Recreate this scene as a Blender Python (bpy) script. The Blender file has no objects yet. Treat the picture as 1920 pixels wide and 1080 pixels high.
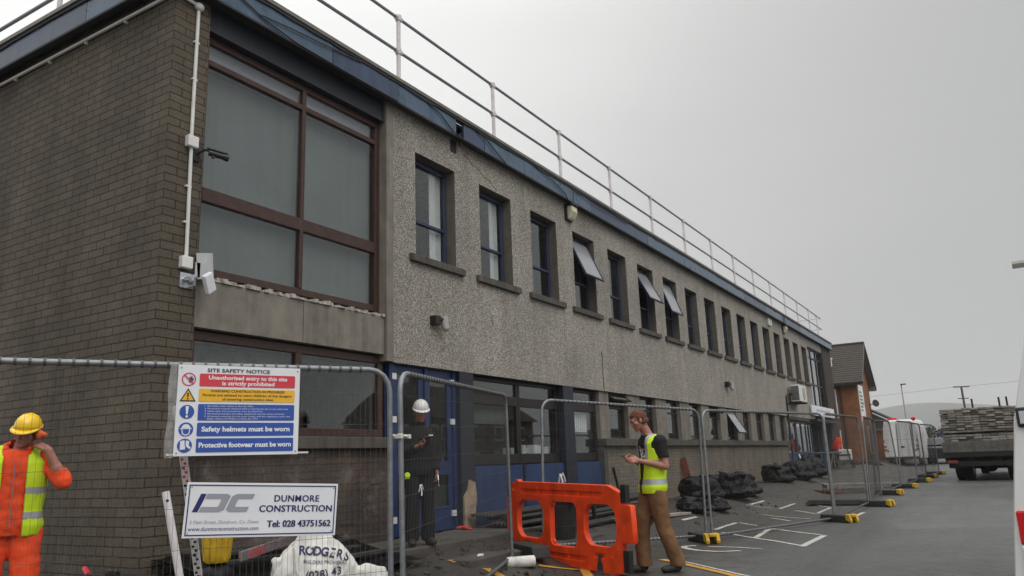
import bpy, bmesh, math, random
from mathutils import Vector as V, Matrix, noise
from mathutils.bvhtree import BVHTree
random.seed(7)
R = math.radians
SC = bpy.context.scene
COL = SC.collection

# ------------------------------------------------------------------ camera
cam_d = bpy.data.cameras.new('camera')
cam = bpy.data.objects.new('camera', cam_d)
COL.objects.link(cam)
cam_d.sensor_width = 36.0
cam_d.lens = 36.0 * 1456.05 / 1920.0
cam_d.clip_start, cam_d.clip_end = 0.05, 9000.0
_y, _p, _r = 0.541284336, 0.220783999, -0.0372412248
_f = V((-math.sin(_y) * math.cos(_p), math.cos(_y) * math.cos(_p), math.sin(_p)))
_rt = V((math.cos(_y), math.sin(_y), 0))
_up = _rt.cross(_f)
_rt2 = _rt * math.cos(_r) + _up * math.sin(_r)
_up2 = -_rt * math.sin(_r) + _up * math.cos(_r)
_m = Matrix((_rt2, _up2, -_f)).transposed().to_4x4()
_m.translation = V((7.0, 0.0, 1.3))
cam.matrix_world = _m
SC.camera = cam

# ------------------------------------------------------------------ sky, sun, exposure
SUN_EL, SUN_AZ = 46.0, 112.0          # azimuth from +Y towards +X
world = bpy.data.worlds.new('World')
SC.world = world
world.use_nodes = True
wt = world.node_tree
wt.nodes.clear()
def wn(t, **k):
    n = wt.nodes.new(t)
    for a, b in k.items(): setattr(n, a, b)
    return n
wo = wn('ShaderNodeOutputWorld'); bg = wn('ShaderNodeBackground'); bg2 = wn('ShaderNodeBackground')
sky = wn('ShaderNodeTexSky', sky_type='NISHITA', sun_disc=False)
sky.sun_elevation = R(SUN_EL); sky.sun_rotation = R(SUN_AZ)
sky.air_density = 1.0; sky.dust_density = 6.0
bg.inputs['Strength'].default_value = 0.05
wt.links.new(sky.outputs[0], bg.inputs['Color'])
tc = wn('ShaderNodeTexCoord')
dp = wn('ShaderNodeVectorMath', operation='DOT_PRODUCT')
nrm = wn('ShaderNodeVectorMath', operation='NORMALIZE')
wt.links.new(tc.outputs['Generated'], nrm.inputs[0])
dp.inputs[1].default_value = V((-0.80, 0.20, 0.56)).normalized()
wt.links.new(nrm.outputs[0], dp.inputs[0])
nz = wn('ShaderNodeTexNoise'); nz.inputs['Scale'].default_value = 2.2; nz.inputs['Detail'].default_value = 3; nz.inputs['Roughness'].default_value = .45
mpn = wn('ShaderNodeMapping'); mpn.inputs['Scale'].default_value = (1, 1, 2.4)
wt.links.new(nrm.outputs[0], mpn.inputs[0]); wt.links.new(mpn.outputs[0], nz.inputs['Vector'])
ad = wn('ShaderNodeMath', operation='MULTIPLY_ADD'); ad.inputs[1].default_value = 0.16; 
sb = wn('ShaderNodeMath', operation='SUBTRACT'); sb.inputs[1].default_value = 0.08
wt.links.new(nz.outputs[0], ad.inputs[0]); wt.links.new(dp.outputs['Value'], ad.inputs[2]); wt.links.new(ad.outputs[0], sb.inputs[0])
cr = wn('ShaderNodeValToRGB')
el = cr.color_ramp.elements
cr.color_ramp.interpolation = 'B_SPLINE'
el[0].position = 0.0; el[0].color = (.445, .45, .455, 1)
el[1].position = 1.0; el[1].color = (1.05, 1.05, 1.03, 1)
for ps, c in ((.35, (.46, .463, .46, 1)), (.60, (.58, .585, .572, 1)), (.80, (.86, .86, .845, 1))):
    e = cr.color_ramp.elements.new(ps); e.color = c
wt.links.new(sb.outputs[0], cr.inputs[0])
sxyz = wn('ShaderNodeSeparateXYZ'); wt.links.new(nrm.outputs[0], sxyz.inputs[0])
zr = wn('ShaderNodeMapRange'); zr.interpolation_type = 'SMOOTHSTEP'
for k_, v_ in (('From Min', .50), ('From Max', 1.0), ('To Min', 1.0), ('To Max', 3.4)): zr.inputs[k_].default_value = v_
wt.links.new(sxyz.outputs[2], zr.inputs['Value'])
db = wn('ShaderNodeVectorMath', operation='DOT_PRODUCT'); db.inputs[1].default_value = V((.62, -.70, .35)).normalized()
wt.links.new(nrm.outputs[0], db.inputs[0])
br_ = wn('ShaderNodeMapRange'); br_.interpolation_type = 'SMOOTHSTEP'
for k_, v_ in (('From Min', .15), ('From Max', .95), ('To Min', 0.0), ('To Max', .50)): br_.inputs[k_].default_value = v_
wt.links.new(db.outputs['Value'], br_.inputs['Value'])
sm_ = wn('ShaderNodeMath', operation='ADD'); wt.links.new(zr.outputs[0], sm_.inputs[0]); wt.links.new(br_.outputs[0], sm_.inputs[1])
vm = wn('ShaderNodeVectorMath', operation='SCALE'); wt.links.new(cr.outputs[0], vm.inputs[0]); wt.links.new(sm_.outputs[0], vm.inputs['Scale'])
wt.links.new(vm.outputs[0], bg2.inputs['Color']); bg2.inputs['Strength'].default_value = 1.10
mx = wn('ShaderNodeMixShader'); mx.inputs[0].default_value = .93
wt.links.new(bg.outputs[0], mx.inputs[1]); wt.links.new(bg2.outputs[0], mx.inputs[2])
wt.links.new(mx.outputs[0], wo.inputs[0])

sun_d = bpy.data.lights.new('sun', 'SUN'); sun_d.energy = 1.2; sun_d.angle = R(45); sun_d.color = (1, .97, .93)
sun = bpy.data.objects.new('sun', sun_d); COL.objects.link(sun)
_sd = V((math.sin(R(SUN_AZ)) * math.cos(R(SUN_EL)), math.cos(R(SUN_AZ)) * math.cos(R(SUN_EL)), math.sin(R(SUN_EL))))
sun.rotation_euler = _sd.to_track_quat('Z', 'Y').to_euler()
SC.view_settings.view_transform = 'Standard'
SC.view_settings.look = 'None'
SC.view_settings.exposure = 0.0
SC.view_settings.gamma = 1.0
SC.view_settings.use_curve_mapping = False
SC.cycles.max_bounces = 6
SC.cycles.transparent_max_bounces = 12

# ------------------------------------------------------------------ materials
MATS = {}
def nodes_of(name):
    m = bpy.data.materials.new(name); m.use_nodes = True
    nt = m.node_tree; nt.nodes.clear()
    o = nt.nodes.new('ShaderNodeOutputMaterial'); b = nt.nodes.new('ShaderNodeBsdfPrincipled')
    nt.links.new(b.outputs[0], o.inputs[0])
    MATS[name] = m
    return m, nt, b, o
def nd(nt, t, ins=None, **k):
    n = nt.nodes.new(t)
    for a, b in k.items(): setattr(n, a, b)
    for a, b in (ins or {}).items():
        if isinstance(b, bpy.types.NodeSocket): nt.links.new(b, n.inputs[a])
        else: n.inputs[a].default_value = b
    return n
def ramp(nt, fac, stops, interp='LINEAR'):
    n = nt.nodes.new('ShaderNodeValToRGB'); n.color_ramp.interpolation = interp
    e = n.color_ramp.elements
    while len(e) < len(stops): e.new(0.5)
    for i, (p, c) in enumerate(stops):
        e[i].position = p; e[i].color = (*c, 1) if len(c) == 3 else c
    nt.links.new(fac, n.inputs[0]); return n.outputs[0]
def mul(nt, a, b, f=1.0):
    n = nt.nodes.new('ShaderNodeMix'); n.data_type = 'RGBA'; n.blend_type = 'MULTIPLY'
    n.inputs[0].default_value = f
    nt.links.new(a, n.inputs[6]); nt.links.new(b, n.inputs[7]); return n.outputs[2]
def mixc(nt, fac, a, b):
    n = nt.nodes.new('ShaderNodeMix'); n.data_type = 'RGBA'
    for i, v in ((0, fac), (6, a), (7, b)):
        if isinstance(v, bpy.types.NodeSocket): nt.links.new(v, n.inputs[i])
        elif i == 0: n.inputs[0].default_value = v
        else: n.inputs[i].default_value = (*v, 1)
    return n.outputs[2]
def nzt(nt, vec, scale, detail=4, rough=.55):
    return nd(nt, 'ShaderNodeTexNoise', {'Vector': vec, 'Scale': scale, 'Detail': detail, 'Roughness': rough}).outputs[0]
def simple(name, col, rough=.6, metal=0.0, var=.25, vs=6.0, bump=0.0, bs=80.0, spec=.5, streak=0.0, coat=0.0, rnd=0.0):
    m, nt, b, o = nodes_of(name)
    t = nd(nt, 'ShaderNodeTexCoord').outputs['Object']
    n1 = nzt(nt, t, vs, 6, .6)
    lo = tuple(max(0, c * (1 - var)) for c in col); hi = tuple(min(1, c * (1 + var)) for c in col)
    c = ramp(nt, n1, [(.3, lo), (.7, hi)])
    if streak:
        mp = nd(nt, 'ShaderNodeMapping', {'Vector': t, 'Scale': (9, 9, .5)}).outputs[0]
        s = ramp(nt, nzt(nt, mp, 1.0, 4), [(.42, (1, 1, 1)), (.75, (1 - streak,) * 3)])
        c = mul(nt, c, s)
    if rnd:
        oi = nd(nt, 'ShaderNodeObjectInfo').outputs['Random']
        c = mul(nt, c, ramp(nt, oi, [(0, (1 - rnd,) * 3), (1, (1 + rnd * .6,) * 3)]))
    nt.links.new(c, b.inputs['Base Color'])
    b.inputs['Roughness'].default_value = rough; b.inputs['Metallic'].default_value = metal
    b.inputs['Specular IOR Level'].default_value = spec
    b.inputs['Coat Weight'].default_value = coat
    rr = nd(nt, 'ShaderNodeMapRange', {'Value': n1, 'To Min': max(.02, rough - .12), 'To Max': min(1, rough + .12)}).outputs[0]
    nt.links.new(rr, b.inputs['Roughness'])
    if bump:
        bn = nd(nt, 'ShaderNodeBump', {'Height': nzt(nt, t, bs, 5), 'Strength': bump, 'Distance': .01})
        nt.links.new(bn.outputs[0], b.inputs['Normal'])
    return m
def wallvec(nt):
    t = nd(nt, 'ShaderNodeTexCoord').outputs['Object']
    s = nd(nt, 'ShaderNodeSeparateXYZ', {0: t})
    u = nd(nt, 'ShaderNodeMath', {0: s.outputs[0], 1: s.outputs[1]}, operation='ADD').outputs[0]
    return t, nd(nt, 'ShaderNodeCombineXYZ', {0: u, 1: s.outputs[2]}).outputs[0]
def bricks(name, c1, c2, mort, bw, rh, ms, rough=.85, bump=.6, dirt=.35, tint=None):
    m, nt, b, o = nodes_of(name)
    t, w = wallvec(nt)
    wob = nd(nt, 'ShaderNodeTexNoise', {'Vector': w, 'Scale': 9.0, 'Detail': 2.0})
    wv = nd(nt, 'ShaderNodeVectorMath', {0: wob.outputs['Color'], 1: (.5, .5, .5)}, operation='SUBTRACT').outputs[0]
    wv = nd(nt, 'ShaderNodeVectorMath', {0: wv, 'Scale': .012}, operation='SCALE').outputs[0]
    w2 = nd(nt, 'ShaderNodeVectorMath', {0: w, 1: wv}, operation='ADD').outputs[0]
    br = nd(nt, 'ShaderNodeTexBrick', {'Vector': w2, 'Color1': (*c1, 1), 'Color2': (*c2, 1), 'Mortar': (*mort, 1), 'Scale': 1.0,
            'Mortar Size': ms, 'Mortar Smooth': .25, 'Bias': -.1, 'Brick Width': bw, 'Row Height': rh})
    n1 = nzt(nt, t, 1.1, 6, .65); n2 = nzt(nt, t, 38, 5, .7); n3 = nzt(nt, t, 260, 3, .7)
    c = mul(nt, br.outputs[0], ramp(nt, n1, [(.32, (1 - dirt,) * 3), (.7, (1.12, 1.1, 1.05))]))
    c = mul(nt, c, ramp(nt, n2, [(.25, (.55, .55, .55)), (.5, (1, 1, 1)), (.78, (1.35, 1.33, 1.28))]))
    c = mul(nt, c, ramp(nt, n3, [(.3, (.75, .75, .75)), (.7, (1.2, 1.2, 1.2))]))
    mp = nd(nt, 'ShaderNodeMapping', {'Vector': t, 'Scale': (1.6, 1.6, .25)}).outputs[0]
    c = mul(nt, c, ramp(nt, nzt(nt, mp, 1.0, 5, .6), [(.35, (1.12, 1.1, 1.06)), (.65, (.72, .71, .70))]))
    if tint:
        c = mixc(nt, ramp(nt, nzt(nt, t, 2.3, 6, .7), [(.56, (0, 0, 0)), (.66, (.8,) * 3)]), c, tint)
    nt.links.new(c, b.inputs['Base Color']); b.inputs['Roughness'].default_value = rough
    h = nd(nt, 'ShaderNodeMath', {0: br.outputs[1], 1: -1.0, 2: n2}, operation='MULTIPLY_ADD').outputs[0]
    h2 = nd(nt, 'ShaderNodeMath', {0: n3, 1: .4, 2: h}, operation='MULTIPLY_ADD').outputs[0]
    bn = nd(nt, 'ShaderNodeBump', {'Height': h2, 'Strength': bump, 'Distance': .012})
    nt.links.new(bn.outputs[0], b.inputs['Normal'])
    return m
bricks('brown_brick', (.136, .112, .083), (.104, .087, .066), (.030, .025, .020), .285, .0915, .0065, bump=1.0, dirt=.35)
bricks('pale_brick', (.21, .185, .15), (.165, .147, .122), (.12, .11, .092), .25, .075, .006, bump=.6, dirt=.3)
bricks('stripped_brick', (.13, .092, .078), (.095, .080, .070), (.07, .064, .058), .26, .085, .006, bump=1.0, dirt=.55, tint=(.165, .15, .135))
bricks('dark_brick', (.075, .055, .045), (.05, .04, .035), (.03, .027, .025), .26, .085, .008)
bricks('orange_brick', (.30, .122, .050), (.22, .088, .037), (.16, .10, .06), .225, .075, .005, bump=.3, dirt=.25)
simple('concrete', (.20, .18, .15), .85, bump=.3, bs=60, var=.22, vs=4, streak=.35)
simple('dark_concrete', (.082, .074, .062), .85, bump=.3, bs=60, var=.3, vs=5, streak=.4)
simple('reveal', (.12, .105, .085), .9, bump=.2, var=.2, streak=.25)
simple('brown_timber', (.048, .022, .016), .45, var=.35, vs=14, bump=.15, bs=40)
simple('dark_timber', (.016, .012, .011), .5, var=.35, vs=10)
simple('blue_frame', (.026, .036, .075), .45, var=.2)
simple('blue_door', (.018, .034, .105), .42, var=.2, vs=4)
simple('blue_panel', (.016, .040, .112), .5, var=.3, vs=3, streak=.25)
simple('fascia_a', (.070, .115, .175), .30, var=.22, vs=3, bump=.04, bs=12, streak=.3)
simple('fascia_b', (.045, .070, .125), .32, var=.22, vs=3, streak=.3)
simple('fascia_c', (.048, .062, .125), .34, var=.2, vs=3)
simple('dark_blue', (.013, .017, .026), .5, var=.35, vs=4, streak=.3)
simple('edge_trim', (.17, .16, .145), .5, metal=.3, var=.25, vs=8)
simple('felt', (.018, .018, .02), .7, var=.4)
simple('soffit', (.035, .032, .028), .8, var=.3)
simple('roofing', (.12, .12, .12), .9)
simple('interior', (.16, .155, .145), .9)
simple('ceiling_white', (.5, .49, .47), .9)
simple('blind', (.20, .222, .215), .9, var=.16, vs=.8, streak=.12)
simple('curtain', (.78, .78, .77), .9, var=.08)
simple('galvanised', (.22, .23, .24), .5, metal=.6, var=.22, vs=20, bump=.06, bs=50)
simple('rail_paint', (.62, .58, .59), .45, var=.15, vs=12)
simple('rail_dark', (.24, .245, .27), .4, metal=.6, var=.2)
simple('wire', (.085, .082, .078), .6, metal=.2, var=.2)
simple('white_plastic', (.66, .65, .62), .4, var=.1)
simple('grey_plastic', (.33, .32, .30), .5, var=.12)
simple('black_plastic', (.016, .016, .017), .45, var=.3, vs=10)
simple('black_rubber', (.028, .027, .026), .75, var=.4, vs=12, bump=.25)
simple('black_film', (.0035, .0038, .0042), .42, var=.45, vs=3, bump=.4, bs=15, spec=.18)
simple('lens', (.01, .01, .012), .08)
simple('silver', (.62, .63, .66), .25, metal=.85, var=.1)
simple('lamp_glass', (.55, .53, .36), .15, var=.15, vs=15, coat=.3)
simple('sign_white', (.72, .73, .76), .38, var=.05, vs=3)
simple('film_wrap', (.42, .43, .43), .3, var=.2)
simple('sign_black', (.012, .012, .014), .4, var=.05)
simple('sign_red', (.60, .035, .055), .38, var=.06)
simple('sign_yellow', (.78, .42, .015), .38, var=.06)
simple('sign_blue', (.022, .075, .34), .38, var=.08)
simple('sign_navy', (.016, .018, .11), .38, var=.05)
simple('sign_grey', (.30, .30, .35), .4, var=.08)
simple('sign_pale_grey', (.36, .36, .40), .4, var=.05)
simple('barrier_orange', (.80, .062, .007), .48, var=.22, vs=7, bump=.08, bs=90, streak=.18)
simple('yellow_plastic', (.62, .38, .012), .5, var=.3, vs=9, streak=.4)
simple('hard_yellow', (.82, .52, .008), .30, var=.06, coat=.2)
simple('hard_white', (.70, .69, .66), .3, var=.06, coat=.2)
simple('skin', (.36, .165, .115), .55, var=.14, vs=9)
simple('skin_ruddy', (.30, .125, .095), .55, var=.18, vs=9)
simple('ginger_hair', (.10, .030, .012), .7, var=.5, vs=70, bump=.6, bs=120)
simple('dark_hair', (.02, .016, .013), .7, var=.4, vs=60)
simple('eye_dark', (.012, .01, .01), .3)
simple('lip', (.28, .10, .085), .5)
simple('black_cloth', (.006, .006, .007), .9, var=.3, vs=14, bump=.25, bs=240)
simple('tee_black', (.010, .009, .0085), .9, var=.3, vs=14, bump=.2, bs=240)
simple('tan_cloth', (.165, .083, .036), .9, var=.32, vs=7, bump=.35, bs=200)
simple('orange_cloth', (.72, .060, .008), .85, var=.22, vs=5, bump=.3, bs=160)
simple('hivis', (.50, .68, .008), .7, var=.10, vs=5, bump=.2, bs=120)
simple('reflective', (.34, .35, .36), .45, metal=.2, var=.12)
simple('boot', (.020, .017, .015), .7, var=.4, bump=.2)
simple('glove', (.52, .09, .02), .8, var=.3)
simple('white_cloth', (.70, .69, .67), .85, var=.1)
simple('bag_white', (.62, .61, .57), .75, var=.16, vs=4, bump=.5, bs=150)
simple('bag_ink', (.02, .022, .07), .7, var=.3)
simple('van_white', (.74, .74, .73), .32, var=.06, vs=2, coat=.3, streak=.06)
simple('van_purple', (.050, .028, .085), .35, var=.15)
simple('car_dark', (.018, .02, .028), .25, var=.2, coat=.4)
simple('glass_dark', (.02, .022, .025), .06)
simple('lamp_red', (.55, .008, .012), .2, var=.15)
simple('lamp_clear', (.62, .62, .60), .12, var=.3, vs=30)
simple('tyre', (.014, .014, .014), .85, var=.3)
simple('rim', (.3, .3, .3), .4, metal=.7)
simple('weathered_board', (.25, .228, .198), .9, var=.45, vs=9, bump=.4, bs=50, rnd=.4)
simple('tailgate_wood', (.125, .117, .103), .9, var=.4, vs=4, bump=.3, streak=.3)
simple('chassis', (.010, .009, .008), .8, var=.4)
simple('rust', (.16, .045, .022), .85, var=.5, vs=10, bump=.4)
simple('raw_wood', (.34, .255, .185), .85, var=.3, vs=9, bump=.3)
simple('stone_dark', (.040, .037, .034), .9, var=.4, vs=6, bump=.4)
simple('slab', (.080, .072, .062), .75, var=.35, vs=3, bump=.35, bs=90)
def worn(name, col):
    m = simple(name, col, .75, var=.3, vs=9, bump=.2); nt = m.node_tree; b = next(n for n in nt.nodes if n.type == 'BSDF_PRINCIPLED')
    t = nd(nt, 'ShaderNodeTexCoord').outputs['Object']
    a = nd(nt, 'ShaderNodeMath', {0: nzt(nt, t, 5, 3), 1: nzt(nt, t, 38, 5, .7)}, operation='ADD').outputs[0]
    nt.links.new(ramp(nt, a, [(.40, (0, 0, 0)), (.54, (.9,) * 3)]), b.inputs['Alpha'])
worn('road_white', (.46, .44, .40))
simple('crumbled', (.34, .32, .285), .9, var=.6, vs=16, bump=.5)
worn('road_yellow', (.50, .25, .025))
simple('sash_sky_sheen', (.27, .28, .29), .12, var=.1, vs=2, spec=.9)  # opaque pale base colour stands in for sky reflected in the open panes
simple('roof_tile', (.040, .032, .025), .85, var=.5, vs=9, bump=.4)
simple('red_cloth', (.62, .03, .02), .7, var=.2)
simple('lime', (.45, .68, .02), .5, var=.15)
simple('pipe_white', (.68, .67, .63), .5, var=.25, vs=14, streak=.2)
simple('hill_green', (.080, .086, .074), 1.0, var=.35, vs=.008)
simple('leaf', (.035, .05, .022), .8, var=.4, vs=1.0)
simple('debris', (.042, .036, .031), .95, var=.6, vs=14, bump=.6, bs=60)
simple('wood_pole', (.09, .075, .06), .9)

def mk_pebble():
    m, nt, b, o = nodes_of('pebbledash')
    t, w = wallvec(nt)
    v1 = nd(nt, 'ShaderNodeTexVoronoi', {'Vector': t, 'Scale': 78.0, 'Randomness': 1.0})
    sp = nd(nt, 'ShaderNodeSeparateColor', {0: v1.outputs['Color']}).outputs[0]
    c = ramp(nt, sp, [(0, (.15, .142, .13)), (.2, (.29, .275, .25)), (.45, (.43, .41, .375)), (.75, (.52, .50, .46)), (1, (.68, .66, .62))])
    v2 = nd(nt, 'ShaderNodeTexVoronoi', {'Vector': t, 'Scale': 150.0})
    c = mul(nt, c, ramp(nt, nd(nt, 'ShaderNodeSeparateColor', {0: v2.outputs['Color']}).outputs[0], [(0, (.75,) * 3), (1, (1.22,) * 3)]))
    edge = ramp(nt, v1.outputs['Distance'], [(.25, (1, 1, 1)), (.8, (.45, .43, .40))])
    c = mul(nt, c, edge)
    c = mul(nt, c, ramp(nt, nzt(nt, t, .7, 6, .65), [(.3, (.78, .77, .75)), (.7, (1.14, 1.12, 1.08))]))
    mp = nd(nt, 'ShaderNodeMapping', {'Vector': t, 'Scale': (3.5, 3.5, .22)}).outputs[0]
    c = mul(nt, c, ramp(nt, nzt(nt, mp, 1.0, 6, .6), [(.45, (1, 1, 1)), (.72, (.80, .785, .76))]))
    nt.links.new(c, b.inputs['Base Color']); b.inputs['Roughness'].default_value = .8
    bn = nd(nt, 'ShaderNodeBump', {'Height': v1.outputs['Distance'], 'Strength': .7, 'Distance': -.012})
    nt.links.new(bn.outputs[0], b.inputs['Normal'])
mk_pebble()

def mk_asphalt():
    m, nt, b, o = nodes_of('asphalt')
    t = nd(nt, 'ShaderNodeTexCoord').outputs['Object']
    s = nd(nt, 'ShaderNodeSeparateXYZ', {0: t})
    big = nzt(nt, t, .35, 6, .6); mid = nzt(nt, t, 3.2, 6, .65); fine = nzt(nt, t, 120, 3, .7)
    v = nd(nt, 'ShaderNodeTexVoronoi', {'Vector': t, 'Scale': 70.0})
    grey = ramp(nt, mid, [(.25, (.056, .058, .057)), (.75, (.092, .092, .089))])
    mud = ramp(nt, mid, [(.25, (.034, .029, .024)), (.75, (.074, .064, .052))])
    # worn, muddy parking apron close to the building, cleaner road further out
    f = nd(nt, 'ShaderNodeMath', {0: mid, 1: 2.6, 2: s.outputs[0]}, operation='MULTIPLY_ADD').outputs[0]
    fac = nd(nt, 'ShaderNodeMapRange', {'Value': f, 'From Min': 4.3, 'From Max': 5.6, 'To Min': 1.0, 'To Max': 0.0}).outputs[0]
    c = mixc(nt, fac, grey, mud)
    far = nd(nt, 'ShaderNodeMapRange', {'Value': s.outputs[1], 'From Min': 74.0, 'From Max': 82.0}).outputs[0]
    c = mixc(nt, far, c, (.075, .095, .045))
    c = mul(nt, c, ramp(nt, big, [(.3, (.75, .75, .75)), (.7, (1.2, 1.2, 1.2))]))
    c = mul(nt, c, ramp(nt, fine, [(.3, (.7, .7, .7)), (.55, (1, 1, 1)), (.75, (1.5, 1.48, 1.45))]))
    c = mul(nt, c, ramp(nt, nd(nt, 'ShaderNodeSeparateColor', {0: v.outputs['Color']}).outputs[0], [(0, (.72,) * 3), (.9, (1.15,) * 3), (1, (1.7,) * 3)]))
    mp = nd(nt, 'ShaderNodeMapping', {'Vector': t, 'Scale': (1.5, .10, 1)}).outputs[0]
    c = mul(nt, c, ramp(nt, nzt(nt, mp, 1.0, 5, .6), [(.32, (.72, .72, .73)), (.5, (1, 1, 1)), (.7, (1.15, 1.14, 1.12))]))
    vc = nd(nt, 'ShaderNodeTexVoronoi', {'Vector': nd(nt, 'ShaderNodeVectorMath', {0: t, 1: nd(nt, 'ShaderNodeTexNoise', {'Vector': t, 'Scale': 1.5, 'Detail': 4.0}).outputs['Color']}, operation='ADD').outputs[0], 'Scale': .42}, feature='DISTANCE_TO_EDGE')
    ck = ramp(nt, vc.outputs['Distance'], [(.0, (.45,) * 3), (.006, (1, 1, 1))])
    c = mul(nt, c, ck, .8)
    pt = nd(nt, 'ShaderNodeTexVoronoi', {'Vector': t, 'Scale': .16}); 
    c = mul(nt, c, ramp(nt, nd(nt, 'ShaderNodeSeparateColor', {0: pt.outputs['Color']}).outputs[0], [(.0, (.80,) * 3), (.5, (1, 1, 1)), (1, (1.22, 1.2, 1.18))], 'CONSTANT'))
    nt.links.new(c, b.inputs['Base Color'])
    rr = nd(nt, 'ShaderNodeMapRange', {'Value': mid, 'From Min': .3, 'From Max': .7, 'To Min': .36, 'To Max': .78}).outputs[0]
    nt.links.new(rr, b.inputs['Roughness'])
    bn = nd(nt, 'ShaderNodeBump', {'Height': fine, 'Strength': .45, 'Distance': .008})
    nt.links.new(bn.outputs[0], b.inputs['Normal'])
mk_asphalt()

def mk_glass(name, tint=(.72, .74, .74), gr=.02, ior=1.52):
    m = bpy.data.materials.new(name); m.use_nodes = True
    nt = m.node_tree; nt.nodes.clear()
    o = nt.nodes.new('ShaderNodeOutputMaterial')
    tr = nd(nt, 'ShaderNodeBsdfTransparent', {0: (*tint, 1)}); gl = nd(nt, 'ShaderNodeBsdfGlossy', {'Color': (.95, .97, .97, 1), 'Roughness': gr})
    t = nd(nt, 'ShaderNodeTexCoord').outputs['Object']
    bn = nd(nt, 'ShaderNodeBump', {'Height': nzt(nt, t, 1.1, 1), 'Strength': .06, 'Distance': .02}).outputs[0]
    nt.links.new(bn, gl.inputs['Normal'])
    bf = nd(nt, 'ShaderNodeNewGeometry').outputs['Backfacing']
    io = nd(nt, 'ShaderNodeMapRange', {'Value': bf, 'To Min': ior, 'To Max': 1 / ior}).outputs[0]
    fr = nd(nt, 'ShaderNodeFresnel', {'IOR': io})
    mxx = nd(nt, 'ShaderNodeMixShader', {0: fr.outputs[0], 1: tr.outputs[0], 2: gl.outputs[0]})
    nt.links.new(mxx.outputs[0], o.inputs[0]); MATS[name] = m
mk_glass('window_glass', (.86, .88, .88), ior=1.62)
mk_glass('frosted', (.30, .31, .31), .12)
def mk_clear_film():
    m = bpy.data.materials.new('clear_film'); m.use_nodes = True
    nt = m.node_tree; nt.nodes.clear()
    o = nt.nodes.new('ShaderNodeOutputMaterial')
    t = nd(nt, 'ShaderNodeTexCoord').outputs['Object']
    tr = nd(nt, 'ShaderNodeBsdfTransparent'); b = nd(nt, 'ShaderNodeBsdfPrincipled', {'Base Color': (.5, .5, .5, 1), 'Roughness': .25})
    f = ramp(nt, nzt(nt, t, 12, 5), [(.3, (.25,) * 3), (.7, (.6,) * 3)])
    mxx = nd(nt, 'ShaderNodeMixShader', {0: f, 1: tr.outputs[0], 2: b.outputs[0]})
    nt.links.new(mxx.outputs[0], o.inputs[0]); MATS['clear_film'] = m
mk_clear_film()

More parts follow.
